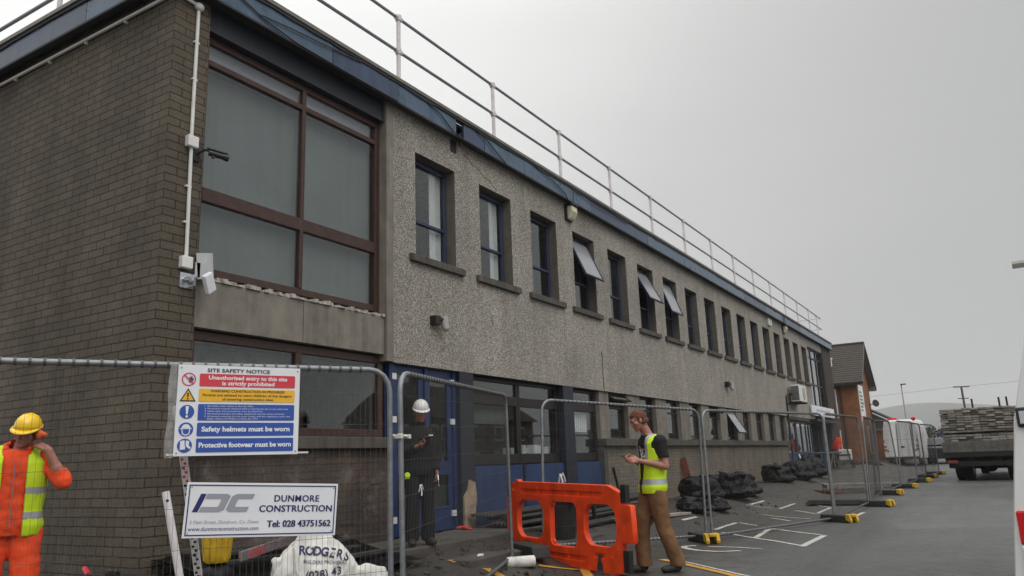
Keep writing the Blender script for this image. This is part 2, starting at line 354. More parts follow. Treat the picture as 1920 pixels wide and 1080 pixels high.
# ------------------------------------------------------------------ mesh helpers
class MB:
    def __init__(s): s.v = []; s.f = []; s.mi = []
    def add(s, vs, fs, m=0):
        k = len(s.v); s.v += [tuple(p) for p in vs]
        for f in fs: s.f.append(tuple(i + k for i in f)); s.mi.append(m)
    def obox(s, c, ax, ay, az, m=0):
        c, ax, ay, az = V(c), V(ax), V(ay), V(az)
        if ax.cross(ay).dot(az) < 0: ax = -ax
        p = [c + ax * i + ay * j + az * k for k in (-1, 1) for j in (-1, 1) for i in (-1, 1)]
        s.add(p, [(0, 2, 3, 1), (4, 5, 7, 6), (0, 1, 5, 4), (2, 6, 7, 3), (0, 4, 6, 2), (1, 3, 7, 5)], m)
    def box(s, x0, x1, y0, y1, z0, z1, m=0):
        s.obox(((x0 + x1) / 2, (y0 + y1) / 2, (z0 + z1) / 2), ((x1 - x0) / 2, 0, 0), (0, (y1 - y0) / 2, 0), (0, 0, (z1 - z0) / 2), m)
    def quad(s, a, b, c, d, m=0): s.add([a, b, c, d], [(0, 1, 2, 3)], m)
    def cyl(s, p0, p1, r0, r1=None, n=10, m=0, cap=True): s.tube([p0, p1], [r0, r0 if r1 is None else r1], n, m, cap)
    def tube(s, pts, r, n=8, m=0, cap=True, flat=1.0):
        pts = [V(p) for p in pts]
        rs = r if isinstance(r, (list, tuple)) else [r] * len(pts)
        d = (pts[1] - pts[0]).normalized()
        a = d.orthogonal().normalized(); rings = []
        for i, p in enumerate(pts):
            if i == 0: t = pts[1] - p
            elif i == len(pts) - 1: t = p - pts[i - 1]
            else: t = (pts[i + 1] - p).normalized() + (p - pts[i - 1]).normalized()
            t.normalize(); a = (a - t * a.dot(t)).normalized(); b = t.cross(a)
            rings.append([p + (a * math.cos(2 * math.pi * k / n) + b * math.sin(2 * math.pi * k / n) * flat) * rs[i] for k in range(n)])
        vs = [q for rg in rings for q in rg]; fs = []
        for i in range(len(rings) - 1):
            for k in range(n):
                fs.append((i * n + k, i * n + (k + 1) % n, (i + 1) * n + (k + 1) % n, (i + 1) * n + k))
        if cap:
            fs.append(tuple(range(n - 1, -1, -1))); fs.append(tuple(range((len(rings) - 1) * n, len(rings) * n)))
        s.add(vs, fs, m)
    def ell(s, c, r, rot=None, nu=16, nv=10, m=0):
        c = V(c); r = (r,) * 3 if not isinstance(r, (tuple, list)) else r
        vs = []
        for j in range(1, nv):
            th = math.pi * j / nv
            for k in range(nu):
                ph = 2 * math.pi * k / nu
                p = V((r[0] * math.sin(th) * math.cos(ph), r[1] * math.sin(th) * math.sin(ph), r[2] * math.cos(th)))
                vs.append(c + (rot @ p if rot else p))
        top = V((0, 0, r[2])); k0 = len(vs)
        vs += [c + (rot @ top if rot else top), c - (rot @ top if rot else top)]
        fs = []
        for j in range(nv - 2):
            for k in range(nu): fs.append((j * nu + k, (j + 1) * nu + k, (j + 1) * nu + (k + 1) % nu, j * nu + (k + 1) % nu))
        for k in range(nu):
            fs.append((k0, k, (k + 1) % nu)); fs.append((k0 + 1, (nv - 2) * nu + (k + 1) % nu, (nv - 2) * nu + k))
        s.add(vs, fs, m)
    def cap(s, p0, p1, r0, r1, n=12):        # closed tapered capsule
        p0, p1 = V(p0), V(p1); d = (p1 - p0).normalized()
        pts, rs = [], []
        for a in (80, 60, 40, 20): pts.append(p0 - d * r0 * math.sin(R(a))); rs.append(r0 * math.cos(R(a)))
        pts += [p0, p1]; rs += [r0, r1]
        for a in (20, 40, 60, 80): pts.append(p1 + d * r1 * math.sin(R(a))); rs.append(r1 * math.cos(R(a)))
        s.tube(pts, rs, n)
    def loft(s, rings, n=24, p=2.3):          # rings: (centre, rx, ry[, tilt about x])
        vs = []
        for rg in rings:
            c, rx, ry = V(rg[0]), rg[1], rg[2]; tl = rg[3] if len(rg) > 3 else 0.0
            M = Matrix.Rotation(tl, 3, 'X')
            for k in range(n):
                a = 2 * math.pi * k / n; ca, sa = math.cos(a), math.sin(a)
                q = V((rx * math.copysign(abs(ca) ** (2 / p), ca), ry * math.copysign(abs(sa) ** (2 / p), sa), 0))
                vs.append(c + M @ q)
        L = len(rings); fs = []
        for i in range(L - 1):
            for k in range(n): fs.append((i * n + k, i * n + (k + 1) % n, (i + 1) * n + (k + 1) % n, (i + 1) * n + k))
        fs.append(tuple(range(n - 1, -1, -1))); fs.append(tuple(range((L - 1) * n, L * n)))
        s.add(vs, fs)
    def prism(s, poly, o, ux, uy, dz, m=0):   # polygon in plane (o, ux, uy) pushed along dz
        o, ux, uy, dz = V(o), V(ux), V(uy), V(dz); n = len(poly)
        a = [o + ux * p[0] + uy * p[1] for p in poly]; b = [q + dz for q in a]
        fs = [tuple(range(n)), tuple(range(2 * n - 1, n - 1, -1))] + [(i, i + n, (i + 1) % n + n, (i + 1) % n) for i in range(n)]
        if ux.cross(uy).dot(dz) > 0: fs = [tuple(reversed(f)) for f in fs]
        s.add(a + b, fs, m)
    def xf(s, M):
        s.v = [tuple(M @ V(p)) for p in s.v]; return s
    def build(s, name, mats, parent=None, smooth=None, local=False, bevel=0.0, parent_world=None):
        me = bpy.data.meshes.new(name)
        off = V((0, 0, 0))
        if parent is not None and not local: off = wloc(parent)
        me.from_pydata([tuple(V(p) - off) for p in s.v], [], s.f)
        return finish(me, name, mats, parent, smooth, bevel, s.mi)
def wloc(o):
    p = V((0, 0, 0))
    while o is not None: p = p + o.location; o = o.parent
    return p
def finish(me, name, mats, parent=None, smooth=None, bevel=0.0, mi=None):
    if isinstance(mats, str): mats = [mats]
    for m in mats: me.materials.append(MATS[m])
    if mi and len(mats) > 1: me.polygons.foreach_set('material_index', mi)
    if smooth:
        me.shade_smooth()
        me.set_sharp_from_angle(angle=R(smooth))
    me.update()
    o = bpy.data.objects.new(name, me); COL.objects.link(o)
    if parent is not None: o.parent = parent
    if bevel:
        b = o.modifiers.new('bevel', 'BEVEL'); b.width = bevel; b.segments = 2; b.limit_method = 'ANGLE'; b.angle_limit = R(40)
        b.harden_normals = False
    return o
def empty(name, loc=(0, 0, 0), rz=0.0, label=None, cat=None, group=None, parent=None):
    o = bpy.data.objects.new(name, None); COL.objects.link(o)
    o.location = loc; o.rotation_euler = (0, 0, rz); o.empty_display_size = .2
    tag(o, label, cat, group)
    if parent is not None: o.parent = parent
    return o
def tag(o, label=None, cat=None, group=None, kind=None):
    for k, v in (('label', label), ('category', cat), ('group', group), ('kind', kind)):
        if v: o[k] = v
    return o
def struct(name, mb, mats, **k): return tag(mb.build(name, mats, **k), kind='structure')
def dup(o, loc=None, rz=None, parent=None, label=None):
    c = o.copy(); COL.objects.link(c)
    if parent is not None: c.parent = parent
    for ch in o.children: dup(ch, parent=c)
    if loc is not None: c.location = loc
    if rz is not None: c.rotation_euler = (0, 0, rz)
    if label: c['label'] = label
    return c
def ss(a, b, x):
    t = min(1, max(0, (x - a) / (b - a))); return t * t * (3 - 2 * t)
def gh(X, Y):
    return .30 * (1 - ss(.9, 2.7, X)) * ss(3.4, 5.4, Y) + .0075 * min(60, max(0, Y - 15)) * ss(15, 25, Y)
def text_data(body, size, off=0.0, align='CENTER', sx=1.0, sp=1.0):
    """flat lettering as (verts, faces) in its own xy plane"""
    cu = bpy.data.curves.new('lettering', 'FONT')
    cu.body = body; cu.size = size; cu.offset = off; cu.align_x = align; cu.align_y = 'BOTTOM_BASELINE'
    cu.space_character = sp; cu.resolution_u = 3
    o = bpy.data.objects.new('lettering', cu); COL.objects.link(o)
    dg = bpy.context.evaluated_depsgraph_get(); dg.update()
    me = bpy.data.meshes.new_from_object(o.evaluated_get(dg))
    vs = [(v.co.x * sx, v.co.y, v.co.z) for v in me.vertices]; fs = [tuple(p.vertices) for p in me.polygons]
    bpy.data.objects.remove(o); bpy.data.curves.remove(cu); bpy.data.meshes.remove(me)
    return vs, fs
def plate(polys, depth, bevel=0.0):
    """2D outline with holes -> solid plate, verts in xy, thickness along z"""
    cu = bpy.data.curves.new('plate', 'CURVE'); cu.dimensions = '2D'; cu.fill_mode = 'BOTH'
    cu.extrude = max(0.0, depth / 2 - bevel); cu.bevel_depth = bevel; cu.bevel_resolution = 1; cu.offset = -bevel
    for poly in polys:
        sp = cu.splines.new('POLY'); sp.points.add(len(poly) - 1)
        for i, p in enumerate(poly): sp.points[i].co = (p[0], p[1], 0, 1)
        sp.use_cyclic_u = True
    o = bpy.data.objects.new('plate', cu); COL.objects.link(o)
    dg = bpy.context.evaluated_depsgraph_get(); dg.update()
    me = bpy.data.meshes.new_from_object(o.evaluated_get(dg))
    vs = [tuple(v.co) for v in me.vertices]; fs = [tuple(p.vertices) for p in me.polygons]
    bpy.data.objects.remove(o); bpy.data.curves.remove(cu); bpy.data.meshes.remove(me)
    return vs, fs
def rrect(x0, x1, y0, y1, r, n=5):
    out = []
    for cx, cy, a0 in ((x1 - r, y1 - r, 0), (x0 + r, y1 - r, 90), (x0 + r, y0 + r, 180), (x1 - r, y0 + r, 270)):
        for k in range(n + 1):
            a = R(a0 + 90 * k / n); out.append((cx + r * math.cos(a), cy + r * math.sin(a)))
    return out
def circle(cx, cy, r, n=24): return [(cx + r * math.cos(2 * math.pi * k / n), cy + r * math.sin(2 * math.pi * k / n)) for k in range(n)]
def blob(mb, voxel, it=4, wr=None, fac=.5):
    """merge overlapping closed shapes into one continuous smooth skin"""
    me = bpy.data.meshes.new('blob'); me.from_pydata(mb.v, [], mb.f)
    o = bpy.data.objects.new('blob', me); COL.objects.link(o)
    rm = o.modifiers.new('r', 'REMESH'); rm.mode = 'VOXEL'; rm.voxel_size = voxel
    if it:
        sm = o.modifiers.new('s', 'SMOOTH'); sm.iterations = it; sm.factor = fac
    dg = bpy.context.evaluated_depsgraph_get(); dg.update()
    m2 = bpy.data.meshes.new_from_object(o.evaluated_get(dg))
    bpy.data.objects.remove(o); bpy.data.meshes.remove(me)
    if wr:
        for amp, fx, fz, seed in wr:
            nn = [v.normal.copy() for v in m2.vertices]
            for v, n_ in zip(m2.vertices, nn):
                p = v.co
                v.co = p + n_ * amp * noise.noise(V((p.x * fx + seed, p.y * fx, p.z * fz)))
        m2.update()
    return m2
def cut(me, keep=None, matf=None):
    bm = bmesh.new(); bm.from_mesh(me)
    if keep:
        dl = [f for f in bm.faces if not keep(f.calc_center_median())]
        bmesh.ops.delete(bm, geom=dl, context='FACES')
        for _ in range(3):                      # soften the saw-tooth of the cut edge
            nb = {}
            for v in bm.verts:
                es = [e for e in v.link_edges if e.is_boundary]
                if len(es) == 2: nb[v] = (es[0].other_vert(v).co + es[1].other_vert(v).co) * .25 + v.co * .5
            for v, c in nb.items(): v.co = c
    if matf:
        for f in bm.faces: f.material_index = matf(f.calc_center_median())
    bm.to_mesh(me); bm.free(); me.update()
    return me
# ------------------------------------------------------------------ ground
def axis(parts):
    out = []
    for a, b, n in parts: out += [a + (b - a) * i / n for i in range(n)]
    return out + [parts[-1][1]]
xs = axis([(-1600, -300, 5), (-300, -30, 9), (-30, -3, 9), (-3, 5, 64), (5, 12, 14), (12, 60, 8), (60, 300, 6), (300, 1600, 5)])
ys = axis([(-400, -20, 8), (-20, 2, 11), (2, 34, 160), (34, 80, 23), (80, 300, 8), (300, 2420, 9)])
mb = MB()
vs = []
for y in ys:
    for x in xs:
        z = gh(x, y)
        if -3 < x < 12 and 2 < y < 60: z += .014 * noise.noise(V((x * .8, y * .8, 0))) + .004 * noise.noise(V((x * 4, y * 4, 3)))
        vs.append((x, y, z))
nx = len(xs)
mb.add(vs, [(j * nx + i, j * nx + i + 1, (j + 1) * nx + i + 1, (j + 1) * nx + i) for j in range(len(ys) - 1) for i in range(nx - 1)])
struct('ground', mb, 'asphalt', smooth=60)
def gz(x, y):
    # height of the built ground sheet (bilinear)
    i = max(k for k in range(nx - 1) if xs[k] <= x); j = max(k for k in range(len(ys) - 1) if ys[k] <= y)
    u = (x - xs[i]) / (xs[i + 1] - xs[i]); v = (y - ys[j]) / (ys[j + 1] - ys[j])
    q = lambda a, b: vs[b * nx + a][2]
    return (q(i, j) * (1 - u) + q(i + 1, j) * u) * (1 - v) + (q(i, j + 1) * (1 - u) + q(i + 1, j + 1) * u) * v
# painted bay lines and box markings
def strip(mb, pts, w, lift=.006, m=0):
    for a, b in zip(pts[:-1], pts[1:]):
        a, b = V((*a, 0)), V((*b, 0)); d = (b - a); L = d.length; d.normalize(); s = V((-d.y, d.x, 0)) * w / 2
        n = max(1, int(L / .12)); row = []
        for i in range(n + 1):
            p = a + d * L * i / n; row.append([(q.x, q.y, gz(q.x, q.y) + lift) for q in (p + s, p - s)])
        for i in range(n): mb.quad(row[i][0], row[i][1], row[i + 1][1], row[i + 1][0], m)
wm = MB()
for pts, w in (([(2.76, 13.71), (4.49, 11.90)], .07), ([(4.46, 11.95), (4.50, 13.35)], .10), ([(4.44, 13.42), (3.39, 14.44)], .06), ([(3.42, 14.35), (3.53, 12.96)], .09),
               ([(1.84, 14.40), (1.84, 15.21)], .07), ([(2.54, 14.09), (2.51, 15.55)], .08), ([(2.56, 15.62), (3.03, 15.02)], .06),
               ([(2.53, 17.55), (3.69, 16.51)], .06), ([(2.87, 16.76), (3.39, 16.09)], .06), ([(1.90, 18.90), (1.90, 20.18)], .07),
               ([(1.87, 18.69), (2.36, 19.06)], .05), ([(2.50, 19.13), (2.50, 20.77)], .08), ([(2.92, 18.76), (3.52, 17.86)], .06), ([(3.56, 17.9), (3.52, 19.7)], .08), ([(3.48, 19.8), (2.86, 20.6)], .06),
               ([(4.19, 16.96), (4.42, 16.84), (4.42, 18.28)], .08),
               ([(3.02, 11.60), (2.88, 11.49), (2.94, 11.30), (3.08, 11.14), (3.27, 11.00), (3.55, 10.95), (3.80, 11.15)], .09), ([(3.23, 11.53), (3.60, 11.54), (4.00, 11.47)], .06),
               ([(3.24, 10.04), (4.47, 8.93), (5.4, 8.05)], .045), ([(6.2, 60), (6.2, 45)], .1)):
    strip(wm, pts, w)
struct('road_marking', wm, 'road_white')
ym = MB()
for pts, w in (([(3.10, 9.98), (3.41, 9.72), (4.47, 8.79), (5.4, 7.95)], .10), ([(2.10, 8.53), (3.2, 9.2)], .07), ([(2.26, 9.30), (2.95, 8.20)], .11), ([(1.54, 8.20), (1.51, 7.55)], .10), ([(1.86, 7.76), (2.45, 7.50)], .12)):
    strip(ym, pts, w, .009)
struct('road_marking', ym, 'road_yellow')
# raised paved strip in front of the doors
sl = MB()
random.seed(3)
for i in range(5):
    y0 = 7.15 + i * .78
    sl.box(-.05, 1.02 + random.uniform(-.02, .03), y0, y0 + .772, .05, .355 + random.uniform(-.006, .006))
for i in range(4):
    sl.box(1.06, 1.75, 7.6 + i * .9, 7.6 + i * .9 + .89, -.1, .235 - .01 * i)
struct('paved_step', sl, 'slab', bevel=.012)
# far hills
def hill(name, x0, x1, yc, depth, prof, seed):
    mb = MB(); nx_, ny_ = 70, 14; vv = []
    for j in range(ny_ + 1):
        t = j / ny_; w = math.sin(math.pi * t)
        for i in range(nx_ + 1):
            u = i / nx_; x = x0 + (x1 - x0) * u
            vv.append((x, yc + depth * (t - .5), prof(u) * w * (1 + .10 * noise.noise(V((u * 9 + seed, t * 3, 0)))) - 3))
    mb.add(vv, [(j * (nx_ + 1) + i, j * (nx_ + 1) + i + 1, (j + 1) * (nx_ + 1) + i + 1, (j + 1) * (nx_ + 1) + i) for j in range(ny_) for i in range(nx_)])
    return struct(name, mb, 'hill_green', smooth=80)
hill('hill', -700, 700, 1900, 900, lambda u: 74 * math.exp(-((u - .41) / .17) ** 2) + 40 * math.exp(-((u - .75) / .25) ** 2) + 18, 1)

# ------------------------------------------------------------------ the office building
B = empty('office_building', (0, 4.69, 0), label='long two storey flat roofed building with pebbledash upper storey and blue fascia', cat='building')
YE = 44.7
w = MB()
w.box(-10, -.40, 4.69, 4.95, -.3, 6.62); w.box(-.40, 0, 4.69, 5.14, -.3, 6.56)
w.build('brick_gable_wall', 'brown_brick', B)
# upper pebbledash wall with window openings
WY = [8.89 + 1.767 * i for i in range(17)]
WW, WZ0, WZ1 = 1.04, 4.38, 6.03
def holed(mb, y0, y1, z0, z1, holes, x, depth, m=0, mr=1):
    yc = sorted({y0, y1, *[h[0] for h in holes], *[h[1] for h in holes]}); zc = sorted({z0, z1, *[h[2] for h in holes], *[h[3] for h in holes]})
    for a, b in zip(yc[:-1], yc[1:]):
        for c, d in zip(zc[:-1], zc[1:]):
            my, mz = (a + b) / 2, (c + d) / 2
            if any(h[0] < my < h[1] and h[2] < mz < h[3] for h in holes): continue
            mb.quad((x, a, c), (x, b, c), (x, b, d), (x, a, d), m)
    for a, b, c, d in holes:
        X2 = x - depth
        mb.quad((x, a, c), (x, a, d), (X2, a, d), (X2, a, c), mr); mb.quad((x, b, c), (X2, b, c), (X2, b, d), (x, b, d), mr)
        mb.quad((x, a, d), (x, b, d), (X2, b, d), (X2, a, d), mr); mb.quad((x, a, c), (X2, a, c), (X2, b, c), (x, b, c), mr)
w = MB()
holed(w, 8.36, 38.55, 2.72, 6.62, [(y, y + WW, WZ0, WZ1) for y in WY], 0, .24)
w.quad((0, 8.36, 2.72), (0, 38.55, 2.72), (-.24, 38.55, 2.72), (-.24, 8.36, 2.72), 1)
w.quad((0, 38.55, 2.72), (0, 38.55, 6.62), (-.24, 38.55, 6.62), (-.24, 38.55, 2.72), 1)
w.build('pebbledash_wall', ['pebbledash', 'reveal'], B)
w = MB()                                                   # vertical movement joint and hairline cracks
pts = [(.003, 15.30 + .012 * math.sin(i * 1.7), 2.73 + i * .06) for i in range(15)]
w.tube(pts, .010, 5)
w.tube([(.003, 10.95 + .02 * math.sin(i * 2.1), 3.55 + i * .05) for i in range(5)], .004, 4)
w.tube([(.003, 10.2 + i * .13, 6.42 - .04 * i + .03 * math.sin(i * 2.3)) for i in range(9)], .004, 4)
w.build('wall_crack', 'felt', B)
w = MB(); w.box(-.26, .012, 8.205, 8.355, 2.73, 6.6); w.build('concrete_post', 'concrete', B)
w = MB(); w.box(-.3, -.03, 5.14, 6.69, 2.82, 3.34); w.box(-.3, -.03, 6.705, 8.20, 2.82, 3.34); w.box(-.3, -.04, 6.69, 6.705, 2.825, 3.335)
w.build('concrete_spandrel', 'concrete', B)
w = MB(); random.seed(5)
for i in range(46):
    y = 5.15 + i * .0663; h = random.uniform(.008, .042); d = random.uniform(.0, .03)
    w.box(-.2, .0 - d, y, y + .0663, 3.342, 3.355 + h)
w.build('crumbled_ledge', 'crumbled', B)
for yk in WY:
    s = MB(); s.box(-.2, .07, yk - .165, yk + WW + .18, 4.265, 4.375); s.build('window_sill', 'dark_concrete', B, bevel=.008)
# fascia, trim, soffit, roof
f = MB(); random.seed(11)
ysplit = [4.40, 6.95, 8.32, 9.80, None, 10.02, 10.65, 13.95, 14.9, 18.2, 21.0, 24.2, 27.3, 30.4, 33.1, 33.35, 36.6, 39.7, 42.6, YE]
ci = [0, 1, 0, 2, None, 2, 0, 0, 1, 0, 0, 0, 1, 0, 0, 1, 0, 0, 0, 1]
for i in range(len(ysplit) - 1):
    a, b = ysplit[i], ysplit[i + 1]
    if a is None or b is None: continue
    o_ = random.uniform(-.006, .006); hang = .06 if i == 3 else 0
    f.box(.10, .15 + o_, a + .004, b - .004, 6.585 - hang + random.uniform(-.006, .006), 6.885, ci[i])
xsplit = [.10, -1.5, -3.9, -6.4, -10]
for i in range(4):
    o_ = random.uniform(-.005, .005)
    f.box(xsplit[i + 1] + .004, xsplit[i] - .004, 4.54 + o_, 4.59, 6.585, 6.885, i % 2)
f.build('fascia', ['fascia_a', 'fascia_b', 'fascia_c'], B)
f = MB(); f.box(.02, .185, 4.36, YE, 6.915, 6.975); f.box(-10, .02, 4.50, 4.62, 6.915, 6.975); f.build('roof_edge_trim', 'edge_trim', B, bevel=.006)
f = MB()
n = 240
for i in range(n):
    ya, yb = 4.38 + (YE - 4.4) * i / n, 4.38 + (YE - 4.4) * (i + 1) / n
    h = lambda y: 6.875 - .045 * max(0, noise.noise(V((y * 1.3, 0, 0)))) - .02 * noise.noise(V((y * 7, 2, 0)))
    f.quad((.171, ya, h(ya)), (.171, yb, h(yb)), (.171, yb, 6.913), (.171, ya, 6.913))
for i in range(60):
    xa, xb = .17 - 10 * i / 60, .17 - 10 * (i + 1) / 60
    h = lambda x: 6.87 - .05 * max(0, noise.noise(V((x * 1.3, 5, 0)))) - .02 * noise.noise(V((x * 7, 2, 0)))
    f.quad((xb, 4.519, h(xb)), (xa, 4.519, h(xa)), (xa, 4.519, 6.913), (xb, 4.519, 6.913))
f.build('roofing_felt', 'felt', B)
f = MB(); f.box(-.25, .10, 4.62, YE, 6.603, 6.66); f.box(-10, -.25, 4.59, 4.9, 6.64, 6.70); f.build('soffit', 'soffit', B)
f = MB(); f.box(.095, .165, 4.45, YE, 6.555, 6.582); f.box(-10, .095, 4.525, 4.60, 6.555, 6.582); f.build('drip_edge', 'felt', B)
f = MB(); f.box(-10, .02, 4.62, YE, 6.86, 6.912); f.build('roof', 'roofing', B)
f = MB(); f.box(-.22, -.04, 5.15, 8.20, 6.31, 6.6); f.box(-.24, -.02, 5.15, 8.20, 6.27, 6.308); f.build('beam_cover', 'dark_blue', B)
# broken corner of the fascia with a hanging splinter
f = MB(); f.box(-.02, .012, 9.83, 9.99, 6.36, 6.58); f.obox((.10, 9.97, 6.58), (.012, 0, 0), (0, .03, .01), (0, -.012, .11)); f.build('broken_fascia_hole', 'dark_timber', B)
# interior
I = MB()
for z0, z1 in ((.36, 2.66), (3.3, 6.5)):
    I.quad((-2.4, 4.96, z0), (-2.4, 42, z0), (-2.4, 42, z1), (-2.4, 4.96, z1))
    I.quad((-.3, 4.96, z0), (-.3, 42, z0), (-2.4, 42, z0), (-2.4, 4.96, z0)); I.quad((-.26, 4.96, z1), (-2.4, 4.96, z1), (-2.4, 42, z1), (-.26, 42, z1), 1)
    for yp in (5.0, 8.3, 15.2, 22.6, 29.7, 36.5, 42): I.box(-2.4, -.36, yp - .04, yp + .04, z0 + .003, z1 - .003)
I.build('interior_wall', ['interior', 'ceiling_white'], B)
w = MB(); w.box(-10, -9.8, 4.95, YE, -.3, 6.86); w.box(-9.8, -.3, YE - .2, YE, -.3, 6.86); w.build('rear_wall', 'dark_brick', B)

def window(y0, y1, z0, z1, x, mat, tr=(), mu=(), fw=.055, tw=.045, dp=.06, glass='window_glass', name='window', open_top=None):
    """frame with transoms and mullions; opened top-hung sash if open_top=(z, angle)"""
    m = MB(); xa, xb = x - dp, x
    m.box(xa, xb, y0, y1, z1 - fw, z1); m.box(xa, xb, y0, y1, z0, z0 + fw)
    m.box(xa, xb, y0, y0 + fw, z0 + fw, z1 - fw); m.box(xa, xb, y1 - fw, y1, z0 + fw, z1 - fw)
    for t in tr:
        t, tt = t if isinstance(t, tuple) else (t, tw)
        m.box(xa - .004, xb + .004, y0 + fw, y1 - fw, t - tt / 2, t + tt / 2)
    for q in mu:
        lo, hi = z0 + fw, z1 - fw
        m.box(xa - .002, xb + .006, q - tw / 2, q + tw / 2, lo, hi)
    fr = m.build(name, mat, B, bevel=.006)
    g = MB(); zt = z1 - fw
    if open_top: zt = open_top[0]
    g.box(x - .036, x - .030, y0 + fw * .6, y1 - fw * .6, z0 + fw * .6, zt); g.build('pane', glass, fr)
    if open_top:
        z, a = open_top; H = z1 - fw - z; c, s_ = math.cos(R(a)), math.sin(R(a))
        P = lambda u, v, d=0: (x + .01 + s_ * v + c * d, y0 + fw + u, z1 - fw - c * v + s_ * d)
        sm = MB(); W = y1 - y0 - 2 * fw
        def bar(u0, u1, v0, v1): sm.obox(P((u0 + u1) / 2, (v0 + v1) / 2), (0, (u1 - u0) / 2, 0), (s_ * (v1 - v0) / 2, 0, -c * (v1 - v0) / 2), (.018 * c, 0, .018 * s_))
        bar(0, W, 0, .035); bar(0, W, H - .035, H); bar(0, .035, .035, H - .035); bar(W - .035, W, .035, H - .035)
        sh = sm.build('open_sash', mat, fr)
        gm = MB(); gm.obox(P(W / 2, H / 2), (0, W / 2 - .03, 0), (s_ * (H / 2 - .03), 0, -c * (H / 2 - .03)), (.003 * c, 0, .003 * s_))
        gm.build('sash_pane', 'sash_sky_sheen', fr)
    return fr
for i, yk in enumerate(WY):
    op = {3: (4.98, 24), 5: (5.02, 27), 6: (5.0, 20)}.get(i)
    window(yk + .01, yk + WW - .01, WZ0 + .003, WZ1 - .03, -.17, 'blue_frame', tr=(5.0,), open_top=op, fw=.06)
# big brown framed windows by the corner
bw = window(5.15, 8.20, 3.42, 6.27, -.12, 'brown_timber', tr=((5.94, .07), (4.34, .16)), mu=(6.72,), fw=.09, tw=.06, dp=.09)
g = MB(); g.box(-.30, -.29, 5.16, 8.19, 3.45, 5.92); g.build('blind', 'blind', bw)
g = MB(); g.box(-.24, -.23, 5.16, 8.19, 5.93, 6.26); g.build('blind', 'sign_pale_grey', bw)  # added pale sheet; its colour stands in for the lit look of the upper lights
lw = window(5.15, 8.28, 1.70, 2.80, -.12, 'brown_timber', mu=(6.72,), fw=.10, tw=.10, dp=.09)
g = MB(); g.box(-.34, -.33, 5.16, 6.68, 1.75, 2.74); g.build('blind', 'interior', lw)
s = MB(); s.box(-.26, .07, 5.15, 8.30, 1.545, 1.69); s.build('window_sill', 'dark_concrete', B, bevel=.01)
w = MB(); w.box(-.28, -.02, 5.14, 8.36, -.3, 1.54); w.build('stripped_brick_wall', 'stripped_brick', B)
random.seed(9)
for i in range(6):                                        # bricks left standing proud where the render was hacked off
    y = 5.3 + i * .5 + random.random() * .2; z = .55 + random.random() * .7
    w = MB(); w.box(-.05, -.02 + random.uniform(.006, .02), y, y + random.uniform(.1, .26), z, z + .08); w.build('broken_brick', 'stripped_brick', B)
# double doors
X = -.10
def door_leaf(y0, y1):
    m = MB(); z0, z1 = .365, 2.70
    st = .10
    m.box(X - .05, X, y0, y0 + st, z0, z1); m.box(X - .05, X, y1 - st, y1, z0, z1)
    for a, b in ((z0, z0 + .34), (1.16, 1.36), (z1 - .12, z1)): m.box(X - .05, X, y0 + st, y1 - st, a, b)
    m.box(X, X + .008, y0 + st, y1 - st, z0 + .30, z0 + .33)
    d = m.build('door', 'blue_door', B, bevel=.004)
    g = MB(); g.box(X - .03, X - .024, y0 + st, y1 - st, z0 + .34, 1.16); g.box(X - .03, X - .024, y0 + st, y1 - st, 1.36, z1 - .12)
    g.build('pane', 'window_glass', d)
    yy = y1 if y1 > 9.5 else y0
    for z in (.55, 1.9, 2.5): h = MB(); h.box(X, X + .035, yy - .05, yy + .04, z, z + .085); h.build('hinge', 'white_plastic', d)
    return d
door_leaf(8.47, 9.16); door_leaf(9.22, 9.86)
m = MB(); m.box(X - .08, X + .03, 8.36, 8.465, .36, 2.72); m.box(X - .08, X + .03, 9.865, 9.945, .36, 2.72); m.box(X - .08, X + .03, 9.163, 9.217, .36, 2.715); m.box(X - .08, X + .02, 8.465, 9.163, 2.703, 2.72); m.box(X - .08, X + .02, 9.217, 9.865, 2.703, 2.72)
m.build('door_frame', 'blue_door', B)
# shop-front style windows
for y0, y1 in ((9.95, 10.33), (13.42, 13.84)):
    m = MB(); m.box(-.22, .0, y0, y1, .36, 2.715); m.build('pier', 'dark_blue', B)
m = MB()                                                  # base of the first pier, stripped to pale blockwork
prof = [(0, 0), (.30, 0), (.30, .30), (.34, .42), (.30, .66), (.16, .70), (.10, .55), (0, .45)]
m.prism([(p[0], p[1]) for p in prof], (.035, 9.97, .36), (0, 1, 0), (0, 0, 1), (-.03, 0, 0))
m.build('exposed_pier_base', 'raw_wood', B)
def shop(y0, y1):
    f_ = window(y0, y1, 1.27, 2.70, -.14, 'dark_timber', tr=((2.34, .16), (1.36, .16)), fw=.06, dp=.08)
    return f_
shop(10.34, 11.93); shop(11.94, 13.41); shop(13.85, 15.13)
m = MB()
for y0, y1 in ((10.35, 11.90), (11.97, 13.41), (13.86, 15.1)): m.box(-.12, -.06, y0, y1, .33, 1.262)
m.build('blue_panel', 'blue_panel', B)
m = MB(); m.box(-.16, -.05, 11.905, 11.965, .33, 1.262); m.build('panel_post', 'dark_timber', B)
